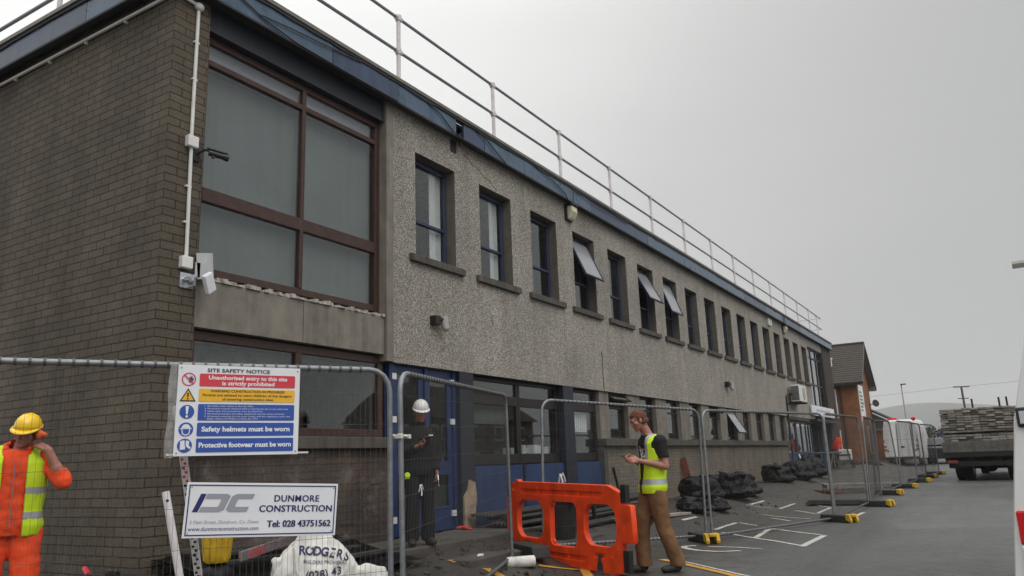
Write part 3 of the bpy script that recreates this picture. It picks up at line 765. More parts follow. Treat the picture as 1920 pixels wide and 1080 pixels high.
# lower narrow windows over the pale brick plinth
LY = [15.62 + 1.765 * i for i in range(10)]
w = MB(); w.box(-.3, -.03, 15.14, 32.40, -.2, 1.56); w.build('pale_brick_wall', 'pale_brick', B)
w = MB(); w.box(-.3, .0, 15.12, 15.30, .0, 1.555); w.build('brick_return', 'dark_concrete', B)
s = MB(); s.box(-.24, .08, 15.12, 32.52, 1.565, 1.72); s.build('window_sill', 'dark_concrete', B, bevel=.01)
ends = [15.14] + [y + 1.03 for y in LY]
for i in range(11):
    a = ends[i]; b = LY[i] if i < 10 else 32.8
    m = MB(); m.box(-.22, -.05, a, b, 1.722, 2.718); m.build('concrete_pier', 'concrete', B)
for i, yk in enumerate(LY):
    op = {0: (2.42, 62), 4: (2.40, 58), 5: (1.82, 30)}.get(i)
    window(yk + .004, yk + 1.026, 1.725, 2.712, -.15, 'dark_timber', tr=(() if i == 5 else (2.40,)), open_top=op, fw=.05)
# stair window, entrance and end pier
sw = window(38.62, 42.15, 3.38, 6.15, -.10, 'dark_blue', tr=((5.72, .07), (4.42, .09)), mu=(39.75, 41.0), fw=.06, tw=.09)
m = MB(); m.box(-.5, -.49, 38.6, 42.2, 3.38, 6.2); m.build('blind', 'curtain', sw)
m = MB(); m.box(-.25, .0, 38.56, 42.2, 6.17, 6.6); m.build('beam_cover', 'edge_trim', B)
m = MB(); m.box(-1.2, .02, 42.2, 44.68, -.2, 6.585); m.build('end_brick_pier', 'dark_brick', B)
m = MB(); m.box(-.4, -.02, 32.85, 38.55, 2.6, 2.718); m.build('lintel', 'dark_concrete', B)
for (a, b, xx) in ((32.9, 35.0, -.2), (35.1, 37.2, -.2), (37.9, 39.2, -.35), (40.7, 42.1, -.35)):
    f_ = window(a, b, .45, 2.58, xx, 'blue_frame', tr=((1.25, .1),), mu=((a + b) / 2,), fw=.09, tw=.05)
    p = MB(); p.box(xx - .05, xx - .022, a + .09, b - .09, .54, 1.2); p.build('panel', 'blue_panel', f_)
m = MB(); m.box(-1.1, -1.04, 39.2, 40.7, .42, 2.55); m.build('entrance_door', 'blue_frame', B)
m = MB(); m.box(-.35, .30, 37.3, 43.1, 2.62, 2.72); m.build('porch_canopy', 'dark_blue', B)
es = MB(); es.box(.05, .12, 37.4, 43.1, 2.9, 3.36)
sg = es.build('entrance_sign', 'sign_white'); tag(sg, 'long white name board above the blue glazed entrance at the far end', 'sign')
m = MB(); random.seed(2)
for i in range(16): m.box(.121, .124, 38.4 + i * .22, 38.4 + i * .22 + random.uniform(.08, .18), 3.08, 3.2)
m.build('faded_lettering', 'sign_pale_grey', sg)

# white curtains behind the first two upper windows, paper in lower panes
def thing(name, mb, mats, label, cat, group=None, **k): return tag(mb.build(name, mats, **k), label, cat, group)
def curtain(y0, y1, z0, z1, x, label):
    m = MB(); n = 14; vv = []
    for i in range(n + 1):
        y = y0 + (y1 - y0) * i / n; xx = x + .018 * math.sin(i * 1.9)
        vv += [(xx, y, z0), (xx, y, z1)]
    m.add(vv, [(2 * i, 2 * i + 2, 2 * i + 3, 2 * i + 1) for i in range(n)])
    return thing('curtain', m, 'curtain', label, 'curtain', smooth=60)
curtain(9.58, 9.86, 4.42, 5.98, -.27, 'white curtain strip behind the upper window nearest the big brown window')
curtain(11.36, 11.60, 4.42, 5.98, -.27, 'white curtain strip behind the second upper window from the big brown window')
curtain(14.05, 14.9, 1.86, 2.25, -.28, 'white net curtain behind the ground floor window above the scuffed blue panel')
m = MB(); m.box(-.30, -.285, 10.45, 11.8, 1.95, 2.25); thing('window_blind', m, 'blind', 'pale half lowered blind inside the ground floor window beside the blue doors', 'blind')
m = MB(); random.seed(4)
for i in range(9): m.obox((-.42 + random.uniform(-.08, .05), 12.1 + i * .14, 1.50 + random.uniform(0, .03)), (.07, .02, 0), (-.02, .09, 0), (0, 0, random.uniform(.03, .09)))
thing('paper_pile', m, 'white_cloth', 'heap of white papers on the sill inside the middle ground floor window', 'papers')

# ------------------------------------------------------------------ roof guard rails
GR = empty('roof_guardrail', (-.2, 4.95, 6.97), label='tubular safety railing along the long roof edge above the blue fascia', cat='railing')
ZT, ZM = 8.32, 7.73
for yp in (5.95, 8.75, 11.53, 14.2, 16.85, 19.57, 22.27, 24.97, 27.6, 30.32, 33.05, 35.7, 38.35, 41.1, 43.3):
    m = MB(); m.cyl((-.2, yp, 6.92), (-.2, yp, ZT + .05), .034, n=10)
    for z in (ZT, ZM): m.cyl((-.2, yp, z - .045), (-.2, yp, z + .045), .05, n=10); m.cyl((-.2, yp - .07, z), (-.2, yp + .07, z), .042, n=8)
    m.build('post', 'rail_paint', GR, smooth=40)
for nm, z in (('top_rail', ZT), ('mid_rail', ZM)):
    m = MB(); m.cyl((-.2, 4.9, z), (-.2, 44.4, z), .026, n=8); m.build(nm, 'rail_dark', GR, smooth=40)
    m = MB(); m.cyl((-.2, 44.3, z), (-3.5, 44.3, z), .026, n=8); m.build('end_rail', 'rail_paint', GR, smooth=40)
GR2 = empty('roof_guardrail', (-.3, 4.95, 6.97), label='tubular safety railing along the short roof edge over the brown brick gable', cat='railing')
for xp in (-.35, -2.95, -5.6, -8.3):
    m = MB(); m.cyl((xp, 4.95, 6.9), (xp, 4.95, ZT + .05), .034, n=10)
    for z in (ZT, ZM): m.cyl((xp, 4.95, z - .045), (xp, 4.95, z + .045), .05, n=10)
    m.build('post', 'rail_paint', GR2, smooth=40)
for nm, z in (('top_rail', ZT), ('mid_rail', ZM)):
    m = MB(); m.cyl((-.3, 4.95, z), (-10, 4.95, z), .026, n=8); m.build(nm, 'rail_dark', GR2, smooth=40)

# ------------------------------------------------------------------ fixtures on the walls
m = MB(); m.tube([(-10, 4.66, 6.47), (-.12, 4.66, 6.47)], .02, 8); m.tube([(-.12, 4.66, 6.47), (.0, 4.655, 6.48), (.03, 4.80, 6.47), (.03, 4.965, 6.46)], .02, 8)
m.ell((.03, 4.965, 6.45), (.045, .06, .05)); m.cyl((.022, 4.965, 6.42), (.022, 4.965, 4.90), .020, n=8); m.cyl((.022, 4.97, 4.76), (.022, 4.985, 3.54), .020, n=8)
for z in (6.0, 5.55, 4.3, 3.9): m.box(.0, .03, 4.93, 5.0, z, z + .02)
for x in (-.9, -1.7, -2.5, -3.3): m.box(x, x + .02, 4.655, 4.69, 6.42, 6.47)
thing('cable_conduit', m, 'white_plastic', 'white plastic conduit running along the brick gable and down the corner pier', 'conduit', smooth=40)
for z, y, lb in ((4.75, 4.965, 'white square junction box on the brick pier beside the black camera'), (3.40, 4.975, 'white square junction box on the brick pier just above the silver bracket')):
    m = MB(); m.box(.0, .075, y - .065, y + .065, z, z + .13); thing('junction_box', m, 'white_plastic', lb, 'junction box', bevel=.012)
E_ = empty('security_camera', (0, 5.03, 4.68), label='black cylindrical security camera on a bracket beside the tall brown window', cat='camera')
m = MB(); m.box(.0, .03, 5.0, 5.08, 4.62, 4.76); m.tube([(.02, 5.04, 4.70), (.12, 5.07, 4.74), (.15, 5.10, 4.73), (.16, 5.12, 4.71)], .016, 8); m.build('bracket', 'black_plastic', E_, smooth=40)
m = MB(); d = V((.55, .75, -.20)).normalized(); p = V((.15, 5.10, 4.71)); m.cyl(p, p + d * .16, .034, n=14); m.cyl(p + d * .16, p + d * .21, .040, n=14); m.obox(p + d * .09 + V((.0, 0, .038)), d * .11, d.cross(V((0, 0, 1))).normalized() * .036, (0, 0, .006)); m.cyl(p + d * .04, p + d * .05 + V((0, 0, -.05)), .02, n=8); m.build('housing', 'black_plastic', E_, smooth=40)
m = MB(); m.cyl(p + d * .208, p + d * .213, .03, n=14); m.build('lens', 'lens', E_)
E_ = empty('floodlight', (0, 4.95, 3.3), label='silver bracket with tilted white floodlight below the junction boxes on the pier', cat='light')
m = MB(); m.box(.0, .02, 4.93, 5.09, 3.20, 3.36); m.cyl((.01, 4.97, 3.28), (.09, 5.0, 3.28), .03, n=12); m.box(.02, .09, 5.04, 5.07, 3.22, 3.34); m.build('bracket', 'silver', E_, smooth=40)
m = MB(); m.obox((.17, 5.17, 3.26), (.02, .012, -.004), (-.04, .075, .045), (.025, -.05, .085)); m.build('lamp_head', 'sign_white', E_, bevel=.01)
m = MB(); m.obox((.05, 5.20, 3.47), (.004, .0, 0), (0, .10, .02), (.0, -.015, .14)); m.obox((.05, 5.11, 3.41), (.004, 0, 0), (0, .03, 0), (0, 0, .08)); thing('paper_notice', m, 'film_wrap', 'pale blank sheets taped to the lower left of the tall brown window', 'paper')
def bulkhead(y, z, label):
    e = empty('floodlight', (0, y, z), label=label, cat='light')
    m = MB(); m.box(.0, .05, y - .13, y + .13, z - .17, z + .17); m.box(.0, .20, y - .15, y + .15, z + .14, z + .18)
    m.box(.0, .06, y - .15, y - .13, z - .16, z + .15); m.build('housing', 'black_plastic', e, bevel=.012)
    m = MB(); m.prism([(.05, .14), (.17, .13), (.19, .0), (.12, -.15), (.05, -.16)], (0, y - .12, z), (1, 0, 0), (0, 0, 1), (0, .24, 0)); m.build('glass', 'lamp_glass', e, bevel=.02)
bulkhead(14.02, 6.36, 'dark floodlight with yellowed glass under the fascia above the third and fourth upper windows')
bulkhead(33.67, 6.34, 'dark floodlight under the fascia near the far end of the pebbledash wall')
def smallcam(y, z, label, s=1.0):
    e = empty('security_camera', (0, y, z), label=label, cat='camera')
    m = MB(); m.box(0, .12 * s, y - .14 * s, y - .02 * s, z - .07 * s, z + .07 * s); m.cyl((.06 * s, y - .03, z + .03), (.13 * s, y + .06 * s, z + .02), .035 * s, n=10); m.build('bracket', 'dark_timber', e, bevel=.006)
    m = MB(); m.cyl((.10 * s, y + .07 * s, z + .07 * s), (.13 * s, y + .08 * s, z - .11 * s), .065 * s, .055 * s, n=14); m.ell((.135 * s, y + .08 * s, z - .11 * s), .05 * s); m.build('housing', 'grey_plastic', e, smooth=40)
smallcam(9.35, 3.43, 'small dark sensor camera low on the pebbledash above the blue doors', 1.0)
smallcam(24.5, 3.44, 'small brown sensor camera on the pebbledash above the middle lower windows', 1.2)
m = MB(); m.box(.0, .07, 31.0, 31.18, 6.2, 6.48); m.box(.0, .07, 31.34, 31.5, 6.22, 6.46); m.box(.0, .05, 31.18, 31.34, 6.2, 6.25); thing('alarm_box', m, 'white_plastic', 'pair of small cream alarm boxes high on the far pebbledash', 'alarm box', bevel=.01)
E_ = empty('air_conditioner', (.2, 34, 3.3), label='white air conditioning unit with slotted grille on the far pebbledash wall', cat='air conditioner')
m = MB(); m.box(.12, .48, 33.2, 34.6, 3.30, 3.98); m.build('casing', 'white_plastic', E_, bevel=.02)
m = MB()
for i in range(12): m.box(.14, .46, 33.188, 33.20, 3.36 + i * .048, 3.36 + i * .048 + .028)
m.build('grille', 'black_plastic', E_)
m = MB(); m.cyl((.48, 34.05, 3.64), (.49, 34.05, 3.64), .27, n=24); m.build('fan_guard', 'grey_plastic', E_)
m = MB(); m.box(0, .5, 33.3, 33.36, 3.24, 3.298); m.box(0, .5, 34.4, 34.46, 3.24, 3.298); m.box(0, .04, 33.1, 34.7, 3.20, 3.24); m.build('bracket', 'black_plastic', E_)
m = MB(); m.tube([(.2, 33.18, 3.6), (.1, 32.9, 3.62), (.04, 32.75, 3.5), (.04, 32.75, 2.75), (.04, 32.72, 1.75), (.12, 32.6, 1.6), (.06, 32.5, 1.0)], .035, 8)
thing('coolant_pipe', m, 'black_plastic', 'black pipe dropping from the air conditioning unit down the wall', 'pipe', smooth=40)
def cable(pts, label, r=.011):
    m = MB(); m.tube(pts, r, 6); thing('loose_cable', m, 'black_plastic', label, 'cable', smooth=50)
cable([(.16, 4.9, 6.93), (.165, 5.3, 6.80), (.17, 5.75, 6.66), (.17, 6.3, 6.585), (.172, 7.2, 6.575), (.17, 8.3, 6.58)], 'black cable drooping across the blue fascia above the tall brown window', .010)
cable([(.165, 5.7, 6.69), (.175, 6.2, 6.74), (.175, 6.9, 6.80), (.17, 7.5, 6.86)], 'short black cable branching up to the roof edge above the tall brown window', .009)
cable([(.16, 9.0, 6.86), (.175, 9.3, 6.80), (.175, 9.65, 6.62), (.17, 9.85, 6.575), (.16, 11.0, 6.57)], 'black cable looping down the fascia beside its broken corner', .010)
cable([(.175, 10.4, 6.88), (.18, 10.7, 6.80), (.18, 10.9, 6.72), (.18, 11.1, 6.64), (.175, 11.3, 6.58)], 'black cable over the fascia above the second upper window', .010)
cable([(.175, 12.4, 6.88), (.18, 13.1, 6.78), (.18, 13.6, 6.66), (.17, 13.75, 6.56), (.05, 13.8, 6.46)], 'black cable from the roof edge to the floodlight with yellowed glass', .010)
cable([(.175, 13.98, 6.56), (.18, 14.0, 6.84), (.18, 14.25, 6.86), (.18, 15.3, 6.80), (.18, 17, 6.84)], 'black cable running along the fascia just beyond the yellowed floodlight', .010)
cable([(.175, 33.2, 6.56), (.18, 33.22, 6.8), (.18, 33.42, 6.8), (.175, 33.5, 6.56)], 'thin black cable loop above the far floodlight', .012)
# ------------------------------------------------------------------ temporary fence panels
def fence(A, Bp, za, zb, label, H=2.0, twist=0.0):
    A, Bp = V((*A, 0)), V((*Bp, 0)); d = Bp - A; L = d.length; rz = math.atan2(d.y, d.x)
    e = empty('mesh_fence', (A.x, A.y, za), rz, label, 'fence', 'temporary mesh fence panels')
    e.rotation_euler = (twist, -math.atan2(zb - za, L), rz)
    m = MB(); r, cr_ = .0205, .16
    pts = [(0, 0, -.10), (0, 0, H - cr_)]
    for k in range(1, 5): a = R(22.5 * k); pts.append((cr_ - cr_ * math.cos(a), 0, H - cr_ + cr_ * math.sin(a)))
    for k in range(0, 5): a = R(90 - 22.5 * k); pts.append((L - cr_ + cr_ * math.cos(a), 0, H - cr_ + cr_ * math.sin(a)))
    pts += [(L, 0, -.10)]
    m.tube(pts, r, 10); m.cyl((0, 0, .06), (L, 0, .06), r * .95, n=10)
    fr = m.build('frame', 'galvanised', e, smooth=50, local=True)
    w = MB(); n = int(L / .0385); random.seed(int(L * 1000))
    for i in range(1, n):
        x = L * i / n; zt = H + .012
        if x < cr_: zt = H - cr_ + math.sqrt(max(0, cr_ ** 2 - (cr_ - x) ** 2))
        if x > L - cr_: zt = H - cr_ + math.sqrt(max(0, cr_ ** 2 - (x - L + cr_) ** 2))
        b_ = .012 * math.sin(x * 3.1); 
        w.tube([(x, 0, .05), (x + .002 * random.uniform(-1, 1), b_ - .006, H * .35), (x + .003 * random.uniform(-1, 1), b_, H * .7), (x, 0, zt)], .0012, 4, cap=False)
        if i % 2 == 0 and cr_ < x < L - cr_: w.cyl((x - .008, 0, H), (x + .008, 0, H), r + .005, n=8)
        if i % 2 == 0: w.cyl((x - .007, 0, .06), (x + .007, 0, .06), r + .004, n=8)
    for z in (.30, .56, .82, 1.08, 1.34, 1.60, 1.83):
        w.tube([(L * k / 10, .012 * math.sin(L * k / 10 * 3.1) + .003, z + .005 * math.sin(k * 2.3 + z * 9)) for k in range(11)], .0018, 4, cap=False)
    w.build('wire_mesh', 'wire', e, local=True)
    return e
U1 = V((1.18, 2.2, 0)).normalized()
A1 = V((1.99, 2.36, 0)); N1 = V((U1.y, -U1.x, 0))
p0 = A1 - U1 * 1.0; p1 = A1 + U1 * 2.485
fence(p0.xy, p1.xy, 0, .015, 'mesh fence panel carrying the safety notice and the company board')
fence((3.19, 4.66), (1.80, 8.42), 0, .13, 'mesh fence panel in front of the person in the white hard hat')
fence((1.66, 9.45), (2.94, 12.35), .14, .02, 'mesh fence panel behind the orange plastic barrier')
fence((3.02, 12.40), (4.20, 16.1), .01, 0, 'mesh fence panel in front of the black rubble sacks, beside the white bay lines')
fence((4.22, 16.16), (4.30, 20.0), 0, .05, 'mesh fence panel in front of the far blue entrance')
fence((4.33, 20.1), (4.13, 23.9), .05, .09, 'short looking mesh fence panel before the orange brick house corner', twist=.03)
fence((4.16, 24.0), (4.33, 27.2), .09, .13, 'leaning mesh fence panel in front of the far white van', twist=-.05)
fence((4.33, 27.3), (4.5, 30.7), .13, .15, 'mesh fence panel before the far van rear doors', twist=.04)
fence((4.5, 30.8), (4.55, 34.2), .15, .17, 'mesh fence panel left of the timber lorry')
fence((4.55, 34.3), (4.80, 37.6), .17, .19, 'last mesh fence panel furthest along the road')
def foot(x, y, ang, label, s=1.0, mud=False):
    z = gz(x, y)
    e = empty('fence_block', (x, y, z), R(ang), label, 'fence foot', 'fence feet with yellow ends')
    m = MB(); m.prism([(-.40, 0), (.24, 0), (.22, .13), (-.38, .13)], (0, -.11, 0), (1, 0, 0), (0, 0, 1), (0, .22, 0))
    m.build('block', 'black_rubber', e, bevel=.015, local=True)
    m = MB(); m.prism([(.21, .05), (.32, .0), (.33, .05), (.30, .145), (.21, .155)], (0, -.115, 0), (1, 0, 0), (0, 0, 1), (0, .06, 0)); m.prism([(.21, .05), (.32, .0), (.33, .05), (.30, .145), (.21, .155)], (0, .055, 0), (1, 0, 0), (0, 0, 1), (0, .06, 0))
    m.box(.21, .315, -.055, .055, .10, .150)
    m.build('yellow_end', 'yellow_plastic', e, bevel=.012, local=True)
    return e
foot(2.98, 12.12, -48, 'dark fence foot with yellow end nearest the camera, by the curved white road mark')
foot(4.33, 15.97, -33, 'dark fence foot with yellow end between the white bay lines and the road')
foot(4.52, 20.0, -20, 'dark fence foot with yellow end third along the fence line')
foot(4.35, 23.95, -18, 'dark fence foot with yellow end fourth along, beside stacked pallets')
foot(4.45, 27.25, -15, 'dark fence foot with yellow end beneath the leaning fence panel')
foot(4.60, 30.7, -15, 'dark fence foot with yellow end below the far white van')
foot(4.62, 34.2, -12, 'small dark fence foot with yellow end left of the lorry wheels')
foot(4.72, 37.5, -12, 'furthest dark fence foot at the last panel')
m = MB(); m.prism([(-.40, 0), (.40, 0), (.36, .14), (-.36, .14)], (1.72, 8.75, gz(1.8, 8.7)), (.80, -.6, 0), (0, 0, 1), (.14, .2, 0))
thing('rubber_foot', m, 'black_rubber', 'black rubber fence foot under the panel end beside the orange barrier', 'fence foot', bevel=.015)
m = MB(); c = V((2.01, 8.27, .15)); d = V((.74, .64, .02)).normalized(); m.tube([c - d * .17, c - d * .16, c + d * .16, c + d * .17], [.058, .066, .066, .055], 14)
thing('pipe_offcut', m, 'pipe_white', 'short white painted pipe lying at the left foot of the orange barrier', 'pipe', smooth=40)
# clamp bound with tape at the joint of the first two panels
m = MB(); c = V((3.19, 4.62, 1.52)); m.box(3.15, 3.24, 4.575, 4.60, 1.505, 1.535); m.box(3.15, 3.24, 4.67, 4.695, 1.505, 1.535); random.seed(6)
for i in range(12): m.ell(c + V((random.uniform(-.045, .045), random.uniform(-.04, .05), random.uniform(-.010, .014))), (.022, .018, .013), nu=8, nv=6)
thing('fence_clamp', m, 'bag_white', 'fence clamp wrapped in pale tape joining the first two fence panels', 'clamp', smooth=60)
def ribbon(p, label, s=1.0, m_='white_cloth'):
    p = V(p); m = MB()
    for dx, dz, L_ in ((-.05, .02, .13), (.04, .03, .10), (.01, -.06, .14)):
        q = [p + V((0, 0, 0)), p + V((dx * .5, .02, dz + .02)) * s, p + V((dx, .03, dz - L_ * .5)) * s, p + V((dx * 1.3, .02, dz - L_)) * s]
        m.tube(q, .013 * s, 6, flat=.3)
    thing('ribbon', m, m_, label, 'ribbon', smooth=60)
ribbon((1.80, 9.78, 1.08), 'white ribbon tied on the fence panel behind the orange barrier', 1.0)
ribbon((3.08, 5.01, 1.14), 'white plastic strip caught on the mesh at the belt of the person in black', .35)

# ------------------------------------------------------------------ signs on the first panel
def board(name, s0, z0, rot, label, cat, W, H):
    o = A1 + U1 * s0 + N1 * .034
    e = empty(name, (o.x, o.y, z0), math.atan2(U1.y, U1.x), label, cat)
    e.rotation_mode = 'XYZ'; e.rotation_euler = (0, rot, math.atan2(U1.y, U1.x))
    m = MB(); m.box(0, W, -.003, .003, 0, H); m.build('board', 'sign_white', e, local=True, bevel=.0015)
    return e
def face(e, name, polys, mat, lift=.005, depth=.0015):
    m = MB()
    for p in polys:
        v, f = plate([p] if not isinstance(p[0][0], (tuple, list)) else p, depth); m.add(v, f)
    m.xf(Matrix(((1, 0, 0, 0), (0, 0, -1, -lift), (0, 1, 0, 0), (0, 0, 0, 1))))
    return m.build(name, mat, e, local=True)
def letters(e, rows, mat, name='lettering', lift=.0068, boldw=0):
    m = MB()
    for r in rows:
        body, x, z, size = r[:4]; k = dict(r[4]) if len(r) > 4 else {}
        wid = k.pop('w', None); sl_ = k.pop('slant', 0); rot = k.pop('rot', 0)
        v, f = text_data(body, size, **k)
        if wid:
            xs_ = [p[0] for p in v]; c0, w0 = (min(xs_) + max(xs_)) / 2, max(xs_) - min(xs_)
            al = k.get('align', 'CENTER')
            v = [((p[0] - c0) * wid / w0 + (0 if al == 'CENTER' else wid / 2), p[1], p[2]) for p in v]
        bd_ = k.get('bold', 0) if False else boldw
        for q_ in ((-1, 0, 1) if bd_ else (0,)):
            m.add([(x + p[0] + sl_ * p[1] + q_ * bd_, -lift - .0002 * q_, z + p[1]) for p in v], f)
    return m.build(name, mat, e, local=True)
W1, H1 = .800, .592
S1 = board('safety_sign', .985, 1.416, R(.4), 'white site safety notice with red, yellow and blue panels and round symbols', 'sign', W1, H1)
def P1(s, z): return s - .985, z - 1.416
xa, xb = .134, .765
face(S1, 'red_panel', [rrect(xa, xb, .452, .537, .008)], 'sign_red'); face(S1, 'yellow_panel', [rrect(xa, xb, .352, .437, .008)], 'sign_yellow')
face(S1, 'blue_panel', [rrect(xa, xb, .228, .336, .008), rrect(xa, xb, .126, .214, .008), rrect(xa, xb, .022, .112, .008)], 'sign_blue')
cx_ = .45
letters(S1, [('SITE SAFETY NOTICE', .385, .549, .034, {'w': .41, 'off': .0006})], 'sign_black')
letters(S1, [('Unauthorised entry to this site', cx_, .500, .036, {'w': .52, 'off': .0012}), ('is strictly prohibited', cx_, .463, .036, {'w': .345, 'off': .0012})], 'sign_white')
letters(S1, [('1. All visitors must report to the site office.', .175, .319, .0135, {'align': 'LEFT', 'w': .315}), ('2. Permission must be obtained before entering the site or any work area.', .175, .302, .0135, {'align': 'LEFT', 'w': .55}),
             ('3. Safety signs and procedures must be observed.', .175, .285, .0135, {'align': 'LEFT', 'w': .375}), ('4. Personal protection and safety equipment must be used at all times.', .175, .268, .0135, {'align': 'LEFT', 'w': .525}),
             ('5. All persons entering this site must comply with the regulations under the', .175, .251, .0135, {'align': 'LEFT', 'w': .56}), ('Safety, Health and Welfare at Work Act 1974.', .192, .235, .0135, {'align': 'LEFT', 'w': .33})], 'sign_white')
letters(S1, [('Safety helmets must be worn', cx_, .157, .044, {'w': .575, 'off': .0016})], 'sign_white')
letters(S1, [('Protective footwear must be worn', cx_, .054, .044, {'w': .60, 'off': .0016})], 'sign_white')
letters(S1, [('WARNING CONSTRUCTION IN PROGRESS', cx_, .415, .0225, {'w': .49, 'off': .0005}), ('Parents are advised to warn children of the dangers', cx_, .388, .0235, {'w': .585, 'off': .0004}), ('of entering construction sites', cx_, .361, .0235, {'w': .335, 'off': .0004})], 'sign_black')
ix = .067
face(S1, 'prohibition_ring', [[circle(ix, .497, .044, 32), circle(ix, .497, .037, 32)]], 'sign_red')
face(S1, 'prohibition_bar', [[(ix - .030, .521), (ix - .024, .527), (ix + .030, .473), (ix + .024, .467)]], 'sign_red', lift=.0072)
hand = [(-.016, -.012), (-.006, -.024), (.010, -.024), (.018, -.008), (.026, .006), (.021, .009), (.013, -.001), (.013, .020), (.008, .021), (.006, .004), (.003, .025), (-.002, .025), (-.003, .004), (-.008, .020), (-.012, .018), (-.009, .000), (-.015, .008), (-.019, .005)]
face(S1, 'hand_symbol', [[(ix + .012 + p[0] * .8, .497 + p[1] * .9) for p in hand]], 'sign_navy', lift=.0062)
face(S1, 'warning_triangle', [[[(ix - .05, .352), (ix + .05, .352), (ix, .438)], [(ix - .038, .359), (ix, .4245), (ix + .038, .359)]]], 'sign_black')
face(S1, 'triangle_fill', [[(ix - .037, .3595), (ix + .037, .3595), (ix, .424)]], 'sign_yellow')
face(S1, 'exclamation_mark', [[(ix - .006, .407), (ix + .006, .407), (ix + .003, .378), (ix - .003, .378)], circle(ix, .3695, .005, 12)], 'sign_black', lift=.0066)
face(S1, 'mandatory_disc', [circle(ix, .284, .045, 32), circle(ix, .171, .045, 32), circle(ix - .002, .067, .045, 32)], 'sign_blue')
face(S1, 'exclamation_mark', [[(ix - .010, .321), (ix + .010, .321), (ix + .005, .268), (ix - .005, .268)], circle(ix, .254, .008, 14)], 'sign_white', lift=.0066)
hp = [(.034 * math.cos(R(a)), .034 * math.sin(R(a))) for a in range(0, 181, 15)]
face(S1, 'helmet_symbol', [[(ix + p[0] * .82, .176 + p[1] * .85) for p in hp], [(ix - .036, .173), (ix + .036, .173), (ix + .036, .178), (ix - .036, .178)], [[(ix - .027, .172), (ix - .022, .140), (ix, .130), (ix + .022, .140), (ix + .027, .172), (ix + .021, .172), (ix + .017, .145), (ix, .137), (ix - .017, .145), (ix - .021, .172)]]], 'sign_white', lift=.0066)
bt = [(-.030, .030), (-.004, .036), (-.002, .004), (.002, -.006), (.002, -.022), (-.030, -.026)]
bt2 = [(.004, .034), (.026, .030), (.022, .004), (.036, -.012), (.030, -.022), (.008, -.006), (.004, .004)]
face(S1, 'boot_symbol', [[(ix + p[0], .066 + p[1]) for p in bt], [(ix + p[0], .066 + p[1]) for p in bt2]], 'sign_white', lift=.0066)
# clear wrap folded behind the sign and the batten along its foot
m = MB(); n = 10
for j in range(n + 1):
    for i in range(5):
        m.v.append((-.05 + .055 * i / 4 - .006 * math.sin(j * 1.1) * (1 - i / 4), .008 + .01 * math.sin(i * 1.7 + j * .8), -.01 + (H1 + .025) * j / n))
m.f += [(j * 5 + i, j * 5 + i + 1, (j + 1) * 5 + i + 1, (j + 1) * 5 + i) for j in range(n) for i in range(4)]; m.mi += [0] * (4 * n)
m.build('plastic_wrap', 'clear_film', S1, local=True, smooth=60)
m = MB(); m.box(-.04, W1 + .075, .006, .012, .005, .017); m.build('batten', 'white_plastic', S1, local=True)
m = MB()
for x in (.018, W1 - .018):
    for z in (.02, H1 - .02): m.cyl((x, -.003, z), (x, -.006, z), .005, n=8)
m.build('fixing', 'galvanised', S1, local=True)
W2, H2 = .995, .345
S2 = board('company_sign', 1.063, .907, R(3.15), 'white company board with navy border and grey logo hung below the safety notice', 'sign', W2, H2)
face(S2, 'border', [[[(.014, .014), (W2 - .014, .014), (W2 - .014, H2 - .014), (.014, H2 - .014)], [(.021, .021), (W2 - .021, .021), (W2 - .021, H2 - .021), (.021, H2 - .021)]]], 'sign_navy')
lz0, lz1 = .160, .274; hh = lz1 - lz0; slx = .40
def skew(poly, x0): return [(x0 + p[0] + p[1] * slx * hh, lz0 + p[1] * hh) for p in poly]
face(S2, 'logo_stroke', [skew([(0, 0), (.034, 0), (.034, 1), (0, 1)], .044)], 'sign_navy')
D_ = [(0, 0), (.125, 0), (.150, .12), (.150, .88), (.125, 1), (0, 1), (.0, .72), (.098, .72), (.104, .66), (.104, .34), (.098, .28), (0, .28)]
face(S2, 'logo_letters', [skew(D_, .084), skew([(.138, 0), (.024, 0), (0, .14), (0, .86), (.024, 1), (.138, 1), (.138, .72), (.052, .72), (.047, .66), (.047, .34), (.052, .28), (.138, .28)], .245)], 'sign_grey')
letters(S2, [('DUNMORE', .712, .226, .060, {'w': .305, 'off': .0004, 'sp': 1.08}), ('CONSTRUCTION', .712, .160, .060, {'w': .494, 'off': .0006, 'sp': 1.05})], 'sign_navy', boldw=.0011)
letters(S2, [('Tel: 028 43751562', .740, .062, .060, {'w': .432, 'off': .0006})], 'sign_navy', boldw=.0018)
letters(S2, [('3 Main Street, Dundrum, Co. Down', .036, .088, .030, {'align': 'LEFT', 'w': .43, 'slant': .15})], 'sign_grey')
letters(S2, [('www.dunmoreconstruction.com', .030, .044, .036, {'align': 'LEFT', 'w': .44})], 'sign_navy')
m = MB()
for x in (.03, W2 - .03):
    for z in (.03, H2 - .03): m.cyl((x, -.003, z), (x, -.006, z), .004, n=8)
m.build('fixing', 'galvanised', S2, local=True)

